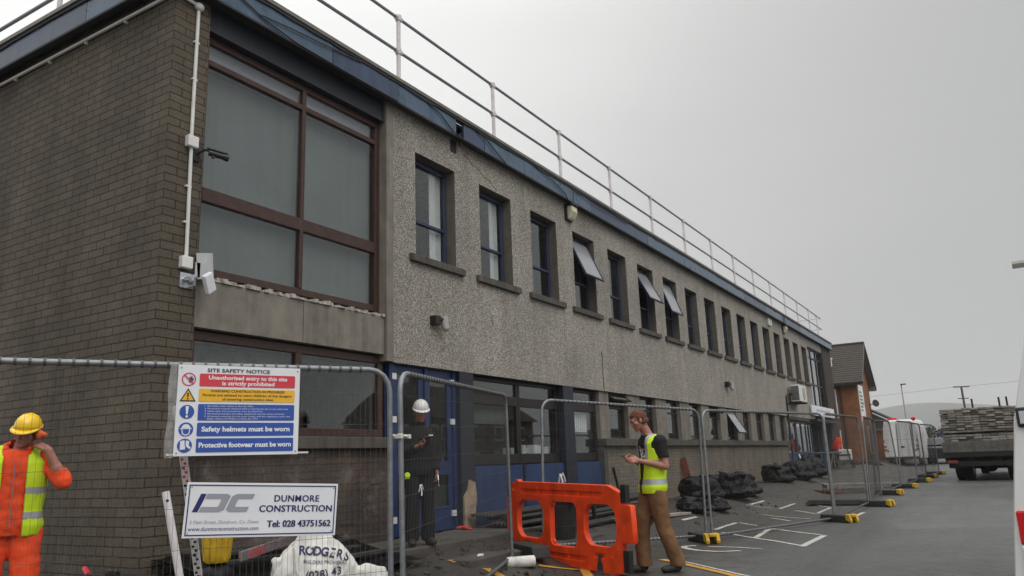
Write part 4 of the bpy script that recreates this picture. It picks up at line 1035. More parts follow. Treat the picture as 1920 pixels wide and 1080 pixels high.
# ------------------------------------------------------------------ orange barrier
BL, BR = V((1.20, 9.45, 0)), V((3.20, 8.60, 0)); bd = BR - BL; BW = bd.length
bz = gz(2.2, 9.0)
BA = empty('road_barrier', (BL.x, BL.y, .035), math.atan2(bd.y, bd.x), 'bright orange plastic road barrier with three large openings on black feet', 'barrier')
BA.rotation_euler = (0, R(1.2), math.atan2(bd.y, bd.x))
BA.scale = (1, 1, 1.09)
h = .92
out = [(0, .03), (BW * .93, -.0), (BW, .03), (BW, .33), (BW + .17, .335), (BW + .19, .37), (BW + .17, .70), (BW + .15, .725), (BW, .73), (BW - .01, .85), (BW * .9, h), (.18, h + .01), (.16, h + .035), (.12, h + .035), (.11, h), (.02, h - .01), (.0, .75), (-.09, .74), (-.10, .72), (-.10, .36), (-.08, .32), (-.0, .30), (.0, .26), (-.03, .16)]
fx = BW / 2.0
holes = [rrect(.115 * BW / 2 * 1.1, .66 * fx, .275, .71, .15, 7), rrect(.79 * fx, 1.27 * fx, .225, .715, .085, 6), rrect(1.40 * fx, 1.92 * fx, .275, .715, .16, 7)]
g1 = rrect(.22 * fx, 1.72 * fx, .790, .842, .022, 5); g2 = rrect(.56 * fx, 1.42 * fx, .095, .145, .02, 5)
g3 = rrect(.24 * fx, .42 * fx, .195, .235, .015, 4); g4 = rrect(1.55 * fx, 1.73 * fx, .155, .20, .015, 4)
m = MB()
def shell(polys, dep, off, bev):
    v, f = plate(polys, dep, bev); m.add([(p[0], -p[2] + off, p[1]) for p in v], [tuple(reversed(q)) for q in f])
shell([out] + holes, .050, 0, .012)
shell([out] + holes + [g1, g2, g3, g4], .020, -.030, .006); shell([out] + holes + [g1, g2, g3, g4], .020, .030, .006)
for i in range(6): m.box(.30 * fx + i * .25 * fx, .31 * fx + i * .25 * fx, -.036, .036, .795, .838)
for i in range(4): m.box(.65 * fx + i * .22 * fx, .66 * fx + i * .22 * fx, -.036, .036, .10, .14)
for hx in holes[1:2]:
    for x in (.79 * fx + .02, 1.27 * fx - .02):
        for z in (.255, .685): m.ell((x, 0, z), (.035, .03, .035), nu=10, nv=8)
for (x, z) in ((.06, .82), (1.83 * fx, .17), (.09, .12)): m.cyl((x, -.055, z), (x, .055, z), .02, n=12)
m.build('panel', 'barrier_orange', BA, local=True, smooth=45)
for x in (.33 * fx, 1.64 * fx):
    m = MB(); m.box(x - .025, x + .025, -.048, .048, -.02, .19)
    m.prism([(-.20, -.06), (.20, -.06), (.17, -.02), (.05, .02), (.035, .16), (-.035, .16), (-.05, .02), (-.17, -.02)], (x - .05, 0, 0), (0, 1, 0), (0, 0, 1), (.10, 0, 0))
    m.build('foot', 'black_rubber', BA, local=True, bevel=.01)
for x, z0, z1 in ((-.055, .755, .90), (-.06, .03, .22), (BW + .045, .745, .93), (BW + .05, .04, .26), (-.125, .40, .50)):
    m = MB(); m.box(x - .04, x + .045, -.035, .035, z0, z1)
    for k in range(3): zz = z0 + (z1 - z0) * (k + .5) / 3; m.cyl((x, -.037, zz), (x, -.043, zz), .012, n=8)
    m.build('connector', 'black_plastic', BA, local=True, bevel=.006)

# ------------------------------------------------------------------ people
def hand(mb, w_, d, n, s, curl=(25, 35, 30), spread=.0, thumb=35, sc=1.0):
    """palm with five fingers: w_ wrist, d finger direction, n palm normal, s thumb side"""
    w_, d, n, s = V(w_), V(d).normalized(), V(n), V(s)
    n = (n - d * n.dot(d)).normalized(); s = (s - d * s.dot(d) - n * s.dot(n)).normalized()
    mb.cap(w_ - d * .02, w_ + d * .02, .026 * sc, .025 * sc)
    lens = (.074, .082, .076, .058)
    for k in range(4):
        off = (.030 - .020 * k) * sc
        base = w_ + d * (.090 - .006 * abs(k - 1)) * sc + s * off
        mb.cap(w_ + d * .02 * sc + s * off * .7, base, .017 * sc, .0125 * sc, 10)
        p = base; dirv = (d + s * (.06 - .05 * k) * (1 + spread)).normalized(); a = 0
        for j, fr in enumerate((.45, .31, .24)):
            a += curl[j] * (1 + .12 * (k - 1)); ar = R(a)
            dv = (dirv * math.cos(ar) + n * math.sin(ar)).normalized()
            q = p + dv * lens[k] * fr * sc; mb.cap(p, q, (.0095 - .001 * j) * sc, (.009 - .001 * j) * sc, 9); p = q
    b = w_ + d * .025 * sc + s * .022 * sc
    t1 = b + (d * .55 + s * .75 + n * math.sin(R(thumb)) * .6).normalized() * .045 * sc
    t2 = t1 + (d * .8 + s * .25 + n * math.sin(R(thumb)) * .8).normalized() * .032 * sc
    t3 = t2 + (d * .9 + n * .6).normalized() * .026 * sc
    mb.cap(b, t1, .017 * sc, .0125 * sc, 9); mb.cap(t1, t2, .0115 * sc, .0105 * sc, 9); mb.cap(t2, t3, .0105 * sc, .0085 * sc, 9)
def head(mb, M, sc=1.0):
    """M maps head space (x right, y face, z up; origin mid head) to body space"""
    q = lambda x, y, z: M @ V((x * sc, y * sc, z * sc)); Rm = M.to_3x3()
    e = lambda c, r: mb.ell(q(*c), tuple(k * sc for k in r), Rm, 20, 14)
    e((0, -.012, .030), (.074, .094, .086)); e((0, .022, -.030), (.062, .072, .082)); e((0, .045, -.072), (.044, .042, .040))
    e((0, .074, -.096), (.022, .020, .019)); e((0, -.035, -.03), (.058, .055, .07))
    mb.cap(q(0, .088, .022), q(0, .106, -.018), .0085 * sc, .0125 * sc, 10); e((0, .108, -.022), (.014, .013, .010)); e((-.012, .096, -.025), (.009, .010, .008)); e((.012, .096, -.025), (.009, .010, .008))
    mb.cap(q(-.048, .072, .026), q(.048, .072, .026), .012 * sc, .012 * sc, 10); mb.cap(q(-.02, .083, .026), q(.02, .083, .026), .011 * sc, .011 * sc, 10)
    mb.cap(q(-.020, .084, -.055), q(.020, .084, -.055), .0085 * sc, .0085 * sc, 10); mb.cap(q(-.017, .083, -.066), q(.017, .083, -.066), .009 * sc, .009 * sc, 10)
    for s_ in (-1, 1):
        e((s_ * .050, .052, -.018), (.022, .024, .022)); e((s_ * .077, -.010, -.008), (.010, .019, .032)); e((s_ * .079, -.004, -.026), (.008, .012, .014))
        e((s_ * .028, .080, .006), (.014, .009, .008))
def face_bits(par, M, sc=1.0, brow='ginger_hair'):
    q = lambda x, y, z: M @ V((x * sc, y * sc, z * sc)); Rm = M.to_3x3()
    m = MB()
    for s_ in (-1, 1): m.ell(q(s_ * .029, .0865, .003), (.011 * sc, .0045 * sc, .0035 * sc), Rm, 10, 8)
    m.build('eyes', 'eye_dark', par, local=True, smooth=60)
    m = MB()
    for s_ in (-1, 1): m.tube([q(s_ * .014, .0955, .026), q(s_ * .030, .089, .031), q(s_ * .047, .078, .026)], [.003 * sc, .0042 * sc, .002 * sc], 6)
    m.build('eyebrows', brow, par, local=True, smooth=60)
    m = MB(); m.tube([q(-.015, .0915, -.0605), q(0, .0945, -.060), q(.015, .0915, -.0605)], [.002 * sc, .0032 * sc, .002 * sc], 6)
    m.build('mouth', 'lip', par, local=True, smooth=60)
def scalp(par, M, mat, front, low, sc=1.0, thick=.010, name='hair', seed=1, stub=None):
    """hair cap following the skull; front(z)->max y kept, low: nape height"""
    m = MB(); Rm = M.to_3x3()
    me = MB(); me.ell((0, -.012, .030), (.074 + thick, .094 + thick, .086 + thick), None, 40, 28); me.ell((0, -.040, -.03), (.064 + thick, .066 + thick, .085), None, 32, 20)
    b = blob(me, .006, 3)
    nn = [v.normal.copy() for v in b.vertices]
    for v, n0 in zip(b.vertices, nn):
        n_ = noise.noise(V((v.co.x * 60 + seed, v.co.y * 60, v.co.z * 25))); v.co = v.co + n0 * (.008 * n_)
    def keep(p):
        if p.z < low: return False
        if p.z < .02 and abs(p.x) > .055 and p.y > -.012 and not (p.y < .020 and p.z > -.035 and stub): return False
        return p.y < front(p.z, abs(p.x))
    cut(b, keep)
    for v in b.vertices: v.co = M @ (v.co * sc)
    o = finish(b, name, mat, par, 60)
    s_ = o.modifiers.new('t', 'SOLIDIFY'); s_.thickness = .004; s_.offset = 0
    return o
def helmet(par, M, mat, sc=1.0, tilt=0.0):
    T = M @ Matrix.Rotation(tilt, 4, 'X') @ Matrix.Translation(V((0, 0, (1 - sc) * .05)))
    m = MB(); n, L = 36, 12
    for j in range(L + 1):
        th = R(90 * j / L)
        for k in range(n):
            a = 2 * math.pi * k / n
            rr = V((.108 * math.sin(th) * math.cos(a), .134 * math.sin(th) * math.sin(a), .118 * math.cos(th) ** .92 if th < R(89.9) else 0))
            ridge = .006 * math.exp(-(rr.x / .012) ** 2) + .004 * math.exp(-((abs(rr.x) - .05) / .010) ** 2)
            rr.z += ridge * max(0, math.cos(th)) ** .3
            m.v.append(tuple(T @ ((rr + V((0, -.006, .052))) * sc)))
    for j in range(L):
        for k in range(n): m.f.append((j * n + k, (j + 1) * n + k, (j + 1) * n + (k + 1) % n, j * n + (k + 1) % n)); m.mi.append(0)
    # brim, longer at the peak
    base = len(m.v)
    for j in range(3):
        for k in range(n):
            a = 2 * math.pi * k / n; f_ = max(0, math.sin(a)) ** 1.6
            ex = .004 + j * (.006 + .026 * f_) * .8
            m.v.append(tuple(T @ (V(((.108 + ex) * math.cos(a), (.134 + ex) * math.sin(a) - .006, .052 - .004 * j - .016 * f_ * j / 2)) * sc)))
    for j in range(2):
        for k in range(n): m.f.append((base + j * n + k, base + (j + 1) * n + k, base + (j + 1) * n + (k + 1) % n, base + j * n + (k + 1) % n)); m.mi.append(0)
    o = m.build('helmet', mat, par, local=True, smooth=50)
    s_ = o.modifiers.new('t', 'SOLIDIFY'); s_.thickness = .004; s_.offset = 1
    return o
def joints_mb(J, limbs, infl=0.0):
    mb = MB()
    for a, b, ra, rb in limbs: mb.cap(J[a] if isinstance(a, str) else a, J[b] if isinstance(b, str) else b, ra + infl, rb + infl, 14)
    return mb
TORSO = [(0, .86, .150, .105), (0, .94, .172, .122), (0, 1.06, .158, .112), (0, 1.20, .168, .122), (0, 1.34, .186, .132), (0, 1.43, .180, .120), (0, 1.49, .125, .092), (0, 1.53, .065, .065)]
def torso(mb, J, infl=0.0, lo=0, hi=8, grow=None):
    P, C, N = V(J['pelvis']), V(J['chest']), V(J['neck'])
    rg = []
    for y, z, rx, ry in TORSO[lo:hi]:
        if z < 1.34: c = P.lerp(C, (z - .92) / (1.36 - .92))
        else: c = C.lerp(N, (z - 1.36) / (1.52 - 1.36))
        g = infl + (grow(z) if grow else 0)
        rg.append(((c.x, c.y, c.z), rx + g, ry + g))
    mb.loft(rg, 28, 2.25)
def arms(mb, J, infl=0.0, to='wr', sides='LR'):
    for s in sides:
        mb.cap(J['sh' + s], J['el' + s], .056 + infl, .044 + infl, 14)
        mb.ell(J['sh' + s], .062 + infl)
        if to == 'wr': mb.cap(J['el' + s], J['wr' + s], .043 + infl, .028 + infl, 14); mb.cap(V(J['el' + s]).lerp(V(J['wr' + s]), .05), V(J['el' + s]).lerp(V(J['wr' + s]), .4), .044 + infl, .043 + infl, 14)
def legs(mb, J, infl=0.0, cuff=0.0):
    for s in 'LR':
        mb.cap(J['hip' + s], J['kn' + s], .090 + infl, .058 + infl, 16); k, a = V(J['kn' + s]), V(J['an' + s])
        mb.cap(k, k.lerp(a, .35), .057 + infl, .058 + infl, 16); mb.cap(k.lerp(a, .3), a, .058 + infl, .042 + infl + cuff, 16)
def boots(par, J, mat='boot', size=1.0):
    for s in 'LR':
        a, t = V(J['an' + s]), V(J['toe' + s]); d = (t - a); d.z = 0; d.normalize(); sd = V((d.y, -d.x, 0)); g = V((a.x, a.y, J.get('gnd', 0)))
        mb = MB(); mb.cap(a + V((0, 0, .06)), a - V((0, 0, .02)), .056, .054)
        mb.ell(g + d * .02 + V((0, 0, .055)), (.05, .075, .052), Matrix((sd, d, V((0, 0, 1)))).transposed())
        mb.ell(g + d * .11 + V((0, 0, .046)), (.052, .09, .044), Matrix((sd, d, V((0, 0, 1)))).transposed()); mb.ell(g + d * .16 + V((0, 0, .042)), (.048, .06, .038), Matrix((sd, d, V((0, 0, 1)))).transposed())
        b = blob(mb, .009, 3)
        for v in b.vertices:
            if v.co.z < J.get('gnd', 0) + .012: v.co.z = J.get('gnd', 0) + .003
        finish(b, 'boot', mat, par, 50)
def headM(J, yaw, pitch, roll=0.0):
    return Matrix.Translation(V(J['head'])) @ Matrix.Rotation(yaw, 4, 'Z') @ Matrix.Rotation(roll, 4, 'Y') @ Matrix.Rotation(-pitch, 4, 'X')

# --- person in the yellow vest walking behind the barrier (left side towards the camera)
def person(name, loc, rz, label): return empty(name, loc, rz, label, 'person')
P_ = person('person', (3.46, 8.94, gz(3.46, 8.94)), R(138), 'bareheaded person in open yellow vest and tan trousers looking down at their hands')
J = dict(pelvis=(0, .0, .93), chest=(0, -.035, 1.38), neck=(0, .005, 1.56), head=(0, .125, 1.735),
         shL=(-.185, -.05, 1.475), elL=(-.225, -.075, 1.19), wrL=(-.11, .205, 1.265), shR=(.185, -.02, 1.475), elR=(.225, -.03, 1.20), wrR=(.08, .21, 1.29),
         hipL=(-.09, .0, .90), knL=(-.105, -.055, .50), anL=(-.11, -.19, .105), toeL=(-.12, .0, 0), hipR=(.09, .01, .90), knR=(.10, .12, .49), anR=(.10, .13, .10), toeR=(.10, .40, 0))
sc_ = 1.0
M_ = headM(J, R(-14), R(25), 0)
mb = MB(); torso(mb, J); arms(mb, J); legs(mb, J)
mb.cap(V(J['neck']) + V((0, -.025, -.05)), V(J['head']) + V((0, -.035, -.04)), .060, .058)
head(mb, M_)
hand(mb, J['wrL'], (.30, .80, .12), (.75, -.10, -.35), (.1, .05, 1), (30, 38, 30)); hand(mb, J['wrR'], (-.25, .85, .10), (-.75, -.1, -.35), (-.1, .05, 1), (34, 40, 30))
body = finish(blob(mb, .0068, 3), 'body', 'skin', P_, 60)
face_bits(P_, M_)
scalp(P_, M_, 'ginger_hair', lambda z, x: (.068 if z > .062 else (.02 if z > .03 else .012)) + max(0, z - .05) * .5, -.062, thick=.008, stub=True)
mb = MB(); torso(mb, J, .010, 1, 8); arms(mb, J, .022, 'el')
el_ = {s: V(J['el' + s]) for s in 'LR'}
b = blob(mb, .010, 4, [(.006, 9, 6, 1), (.003, 22, 14, 5)])
def keep_tee(p):
    if p.z < .90: return False
    if (p - V(J['neck'])).length < .080 and p.z > 1.515: return False
    for s in 'LR':
        e_, s_ = el_[s], V(J['sh' + s]); t = (p - s_).dot((e_ - s_)) / (e_ - s_).length_squared
        if abs(p.x) > .165 and t > .66: return False
    return True
cut(b, keep_tee); o = finish(b, 'tshirt', 'tee_black', P_, 60); o.modifiers.new('t', 'SOLIDIFY').thickness = .004
# white print on the chest
BV = BVHTree.FromPolygons([v.co for v in b.vertices], [tuple(p.vertices) for p in b.polygons])
def project(vs_, fs_, BV, org, ux, uy, dirv, lift, name, mat, par):
    org, ux, uy, dirv = V(org), V(ux), V(uy), V(dirv).normalized(); out_ = []
    for p in vs_:
        q = org + ux * p[0] + uy * p[1]; h_ = BV.ray_cast(q, dirv)
        out_.append((h_[0] - dirv * lift) if h_[0] is not None else None)
    fs2 = [f for f in fs_ if all(out_[i] is not None for i in f)]
    m = MB(); m.add([o_ if o_ is not None else V((0, 0, 1.2)) for o_ in out_], fs2)
    return m.build(name, mat, par, local=True)
tv, tf = [], []
random.seed(12)
for i in range(10):
    a = [(random.uniform(-.07, .05), random.uniform(-.06, .07))]; ang = random.uniform(0, 3.1)
    for k in range(3): ang += random.uniform(-.6, .6); a.append((a[-1][0] + .028 * math.cos(ang), a[-1][1] + .028 * math.sin(ang)))
    for p, q in zip(a[:-1], a[1:]):
        nx_, ny_ = -(q[1] - p[1]) * .22, (q[0] - p[0]) * .22; k0 = len(tv)
        tv += [(p[0] + nx_, p[1] + ny_), (p[0] - nx_, p[1] - ny_), (q[0] - nx_, q[1] - ny_), (q[0] + nx_, q[1] + ny_)]; tf.append((k0, k0 + 1, k0 + 2, k0 + 3))
project(tv, tf, BV, (-.03, .5, 1.30), (-1, 0, 0), (0, 0, 1), (0, -1, 0), .006, 'chest_print', 'white_cloth', P_)
mb = MB(); torso(mb, J, .026, 0, 8, lambda z: .012 * max(0, 1.2 - z) * 3); 
for s in (-1, 1): mb.cap((s * .07, -.03, 1.505), (s * .165, -.04, 1.475), .072, .066)
b = blob(mb, .009, 4, [(.008, 8, 3, 3), (.003, 20, 9, 8)])
def keep_vest(p):
    if p.z < .885 + .02 * (p.y < 0): return False
    ctr = V(J['pelvis']).lerp(V(J['chest']), (p.z - .92) / .46)
    fy = p.y - ctr.y
    op = .045 + .055 * ss(1.0, 1.45, p.z)                     # open front
    if fy > .03 and abs(p.x - .01) < op: return False
    if fy > -.02 and abs(p.x) < .072 and p.z > 1.47: return False
    if p.z > 1.515 and abs(p.x) < .075: return False
    r_ = math.hypot((p.y + .045) / .085, (p.z - 1.415) / .135)
    if abs(p.x) > .135 and r_ < 1: return False
    if abs(p.x) > .172 and p.z > 1.40: return False
    return True
def mat_vest(p):
    if .985 < p.z < 1.045 or 1.215 < p.z < 1.265: return 1
    ctr = V(J['pelvis']).lerp(V(J['chest']), (p.z - .92) / .46)
    if p.z > 1.27 and .085 < abs(p.x) < .128 and p.y - ctr.y > .02: return 1
    return 0
cut(b, keep_vest, mat_vest); o = finish(b, 'vest', ['hivis', 'reflective'], P_, 60); o.modifiers.new('t', 'SOLIDIFY').thickness = .006
mb = MB(); torso(mb, J, .016, 0, 4); legs(mb, J, .030, .018)
for s in (-1, 1): mb.ell((s * .135, .02 if s > 0 else -.04, .60), (.03, .085, .10))
b = blob(mb, .010, 3, [(.013, 7, 4, 2), (.006, 12, 13, 6), (.003, 24, 20, 9)])
cut(b, lambda p: p.z < .985 and p.z > .07); o = finish(b, 'trousers', 'tan_cloth', P_, 60)
m = MB(); 
for yy in (-.09, .03): m.tube([(-.165, yy, .66), (-.168, yy + .11, .655)], .006, 6)
m.tube([(-.135, .07, .87), (-.15, .03, .80), (-.155, -.01, .77)], .005, 6); m.build('pocket_trim', 'dark_timber', P_, local=True)
boots(P_, J, 'boot')
m = MB(); q = V(J['wrL']) + V((.045, .155, .035)); m.cyl(q, q + V((-.03, .065, .03)), .006, n=8); tag(m.xf(Matrix.Identity(4)).build('pencil', 'black_plastic', P_, local=True), None)
pen = [c for c in P_.children if c.name.startswith('pencil')][0]

# --- person in black with the white helmet, on the step behind the fence
P2 = person('person', (.84, 7.86, .358), R(-128), 'person in white hard hat and black clothes on the step by the blue doors')
J = dict(pelvis=(0, 0, .90), chest=(0, .0, 1.30), neck=(0, .015, 1.455), head=(0, .075, 1.60),
         shL=(-.18, 0, 1.375), elL=(-.215, -.03, 1.10), wrL=(-.20, .06, .87), shR=(.18, .0, 1.375), elR=(.225, .03, 1.11), wrR=(.085, .22, 1.175),
         hipL=(-.085, 0, .87), knL=(-.095, .015, .48), anL=(-.10, -.02, .095), toeL=(-.13, .2, 0), hipR=(.085, 0, .87), knR=(.10, .03, .48), anR=(.11, .0, .095), toeR=(.15, .22, 0))
TORSO_A = list(TORSO); TORSO = [(y, z * .965, rx, ry) for y, z, rx, ry in TORSO]
M_ = headM(J, R(-4), R(15), 0)
mb = MB(); torso(mb, J); arms(mb, J); legs(mb, J); mb.cap(V(J['neck']) + V((0, -.02, -.05)), V(J['head']) + V((0, -.03, -.04)), .058, .056); head(mb, M_)
hand(mb, J['wrR'], (-.75, .45, .30), (0, .2, .9), (-.2, .9, .1), (30, 45, 35)); hand(mb, J['wrL'], (.02, .15, -1), (1, 0, .1), (0, 1, .2), (28, 38, 30))
finish(blob(mb, .0075, 3), 'body', 'skin_ruddy', P2, 60); face_bits(P2, M_, brow='dark_hair')
scalp(P2, M_, 'dark_hair', lambda z, x: .02, -.05, thick=.006)
helmet(P2, M_, 'hard_white', .87, tilt=R(-4))
mb = MB(); torso(mb, J, .024, 0, 8, lambda z: .01); arms(mb, J, .020); mb.cap(V(J['neck']) + V((0, -.02, -.03)), V(J['neck']) + V((0, .0, .025)), .072, .070)
b = blob(mb, .011, 4, [(.008, 8, 6, 2), (.004, 20, 16, 4)]); wr_ = {s: V(J['wr' + s]) for s in 'LR'}; el_ = {s: V(J['el' + s]) for s in 'LR'}
def keep_j(p):
    if p.z < .80: return False if abs(p.x) < .17 else p.z > .868
    for s in 'LR':
        d_ = (wr_[s] - el_[s]).normalized()
        if (p - wr_[s]).length < .11 and (p - wr_[s]).dot(d_) > -.012: return False
    return not (p.z > 1.475)
cut(b, keep_j); o = finish(b, 'jacket', 'black_cloth', P2, 60); o.modifiers.new('t', 'SOLIDIFY').thickness = .006
mb = MB(); torso(mb, J, .012, 0, 3); legs(mb, J, .024, .022); b = blob(mb, .011, 4, [(.008, 7, 6, 2), (.004, 16, 22, 6)]); cut(b, lambda p: .05 < p.z < .93); finish(b, 'trousers', 'black_cloth', P2, 60)
boots(P2, J)
m = MB(); m.box(-.13, -.075, .172, .176, 1.30, 1.315); m.build('chest_badge', 'white_cloth', P2, local=True)
T2 = Matrix.Translation(V((.84, 7.86, .358))) @ Matrix.Rotation(R(-128), 4, 'Z')
m = MB(); m.obox((-.015, .285, 1.235), (.033, 0, 0), (0, .045, .055), (0, -.004, .004)); thing('phone', m.xf(T2), 'black_plastic', 'dark phone held at chest height by the person in the white hard hat', 'phone', bevel=.004)
m = MB(); m.tube([(-.20, .10, .83), (-.20, .13, .76)], [.012, .010], 8); m.tube([(-.20, .13, .76), (-.20, .155, .69)], [.006, .003], 8); thing('hand_tool', m.xf(T2), 'silver', 'small silver hand tool hanging from the left hand of the person in black', 'tool', smooth=50)
m = MB(); m.cyl((.19, .10, .83), (.19, .15, .84), .034, n=20); m.box(.16, .22, .10, .14, .79, .83); thing('tape_measure', m.xf(T2), 'lime', 'lime green tape measure clipped at the hip of the person in black', 'tape measure', bevel=.006)

# --- person in orange coveralls at the left edge
P3 = person('person', (.205, 3.41, gz(.205, 3.41)), R(-120), 'person in orange coveralls and yellow hard hat raising a hand to their ear')
TORSO = TORSO_A
J = dict(pelvis=(0, 0, .93), chest=(0, .0, 1.37), neck=(0, .02, 1.53), head=(-.055, .085, 1.68),
         shL=(-.20, 0, 1.45), elL=(-.335, .16, 1.29), wrL=(-.215, .165, 1.535), shR=(.20, .0, 1.45), elR=(.255, -.02, 1.16), wrR=(.24, .13, .93),
         hipL=(-.10, 0, .90), knL=(-.135, .05, .50), anL=(-.125, .0, .10), toeL=(-.16, .25, 0), hipR=(.10, 0, .90), knR=(.13, .02, .50), anR=(.14, -.03, .10), toeR=(.18, .2, 0))
M_ = headM(J, R(-22), R(13), R(-10))
mb = MB(); torso(mb, J, .015); arms(mb, J, .004); legs(mb, J); mb.cap(V(J['neck']) + V((0, -.02, -.05)), V(J['head']) + V((0, -.03, -.04)), .062, .060); head(mb, M_, 1.0)
hand(mb, J['wrL'], (.55, -.25, .35), (.45, -.6, -.4), (.2, -.3, .9), (25, 40, 35)); hand(mb, J['wrR'], (0, .25, -1), (-1, 0, 0), (0, 1, .2), (25, 35, 30))
finish(blob(mb, .0075, 3), 'body', 'skin_ruddy', P3, 60); face_bits(P3, M_, 1.0, 'dark_hair')
scalp(P3, M_, 'dark_hair', lambda z, x: .0, -.05, 1.0, thick=.005)
helmet(P3, M_, 'hard_yellow', .83, R(-8))
mb = MB(); torso(mb, J, .030, 0, 8, lambda z: .010); legs(mb, J, .036, .026); arms(mb, J, .030, 'el')
for s in 'L': mb.cap(J['elL'], V(J['elL']).lerp(V(J['wrL']), .30), .062, .060)
for s in 'R': mb.cap(J['elR'], J['wrR'], .066, .055)
mb.cap(V(J['neck']) + V((0, -.035, -.06)), V(J['neck']) + V((0, -.02, .02)), .092, .088)
b = blob(mb, .011, 4, [(.013, 6, 5, 2), (.007, 13, 20, 6), (.003, 28, 30, 9)]); hd = V(J['head'])
def keep_c(p):
    if p.z < .06: return False
    if (p - V(J['neck'])).length < .105 and p.z > 1.55: return False
    d_ = (V(J['wrL']) - V(J['elL'])).normalized()
    if p.x < -.27 and (p - V(J['elL'])).dot(d_) > .085 and p.z > 1.33: return False
    if (p - V(J['wrR'])).length < .1 and p.z < .95 and p.x > .18: return False
    return True
cut(b, keep_c); finish(b, 'coveralls', 'orange_cloth', P3, 60)
mb = MB(); mb.tube([(.07, .09, 1.535), (.095, .0, 1.57), (.06, -.075, 1.59), (-.06, -.075, 1.59), (-.10, .0, 1.57), (-.08, .09, 1.535)], .027, 10); b = blob(mb, .009, 3, [(.006, 12, 12, 1)]); finish(b, 'collar', 'orange_cloth', P3, 60)
mb = MB(); torso(mb, J, .046, 0, 8, lambda z: .010)
for s in (-1, 1): mb.cap((s * .07, 0, 1.51), (s * .17, 0, 1.475), .090, .084)
b = blob(mb, .010, 4, [(.008, 7, 3, 3), (.004, 18, 9, 8)])
def keep_v3(p):
    if p.z < .87: return False
    if p.y > .02 and abs(p.x) < .085: return False
    if abs(p.x) < .10 and p.z > 1.50: return False
    if abs(p.x) > .16 and math.hypot(p.y / .105, (p.z - 1.41) / .15) < 1: return False
    return abs(p.x) < .235
cut(b, keep_v3, lambda p: 1 if (1.00 < p.z < 1.055 or 1.19 < p.z < 1.245) else 0); o = finish(b, 'vest', ['hivis', 'reflective'], P3, 60); o.modifiers.new('t', 'SOLIDIFY').thickness = .006
m = MB(); m.tube([(-.003, .192, .95), (-.003, .200, 1.2), (-.003, .205, 1.45)], .004, 6); m.build('zip', 'galvanised', P3, local=True)
mb = MB(); q = V((-.145, .135, 1.655)); mb.ell(q, (.032, .038, .046)); mb.cap(q + V((-.035, .02, .0)), q + V((.02, .0, .03)), .024, .018); b = blob(mb, .008, 3, [(.006, 20, 20, 1)])
finish(b, 'glove', 'glove', P3, 60)
boots(P3, J)
# ------------------------------------------------------------------ loose things on the site
def leaning(name, p, q, w_, t_, mat, label, cat, side=(0, 0, 1)):
    p, q = V(p), V(q); d = (q - p); L = d.length; d.normalize(); s = d.cross(V(side)).normalized(); n_ = s.cross(d)
    m = MB(); m.obox((p + q) / 2, d * L / 2, s * w_ / 2, n_ * t_ / 2); return thing(name, m, mat, label, cat, bevel=min(w_, t_) * .15)
E_ = empty('prop_pole', (1.63, 4.08, 0), label='pale grey metal pole with a pin hole, leaning in front of the brick corner', cat='pole')
p, q = V((1.63, 4.08, 0)), V((1.285, 4.02, 1.17)); d = (q - p).normalized()
m = MB(); m.cyl(p, q, .030, n=14); m.build('tube', 'rail_paint', E_, smooth=40)
m = MB(); s = V((.85, -.52, 0)); c = q - d * .07; m.cyl(c + s * .028, c + s * .033, .012, n=12); m.cyl(p + d * .52 + V((.03, -.02, 0)), p + d * .52 + V((.06, -.04, .01)), .014, n=8); m.build('pin_hole', 'black_plastic', E_)
E_ = empty('levelling_staff', (2.20, 3.80, 0), label='white surveyor staff with black and red graduations propped behind the two signs', cat='survey staff')
p, q = V((2.20, 3.80, .0)), V((2.346, 3.32, 1.75)); d = (q - p).normalized(); s = V((.80, .60, 0)).normalized(); s = (s - d * s.dot(d)).normalized(); n_ = s.cross(d)
if n_.dot(V((1, -.8, 0))) < 0: n_ = -n_
m = MB(); m.obox((p + q) / 2, d * (q - p).length / 2, s * .025, n_ * .010); m.build('staff', 'white_plastic', E_, bevel=.003)
mk = MB(); mr = MB(); random.seed(8)
i = 0; t = .2
while t < 1.72:
    tgt = mr if t > 1.30 else mk
    c = p + d * t + n_ * .0108
    tgt.obox(c + s * .008 * (1 if i % 2 else -1), d * .008, s * .009, n_ * .0006)
    if i % 5 == 0: tgt.obox(c + s * .0, d * .014, s * .004, n_ * .0007)
    t += .030; i += 1
mk.build('graduations', 'sign_black', E_); mr.build('graduations', 'sign_red', E_)
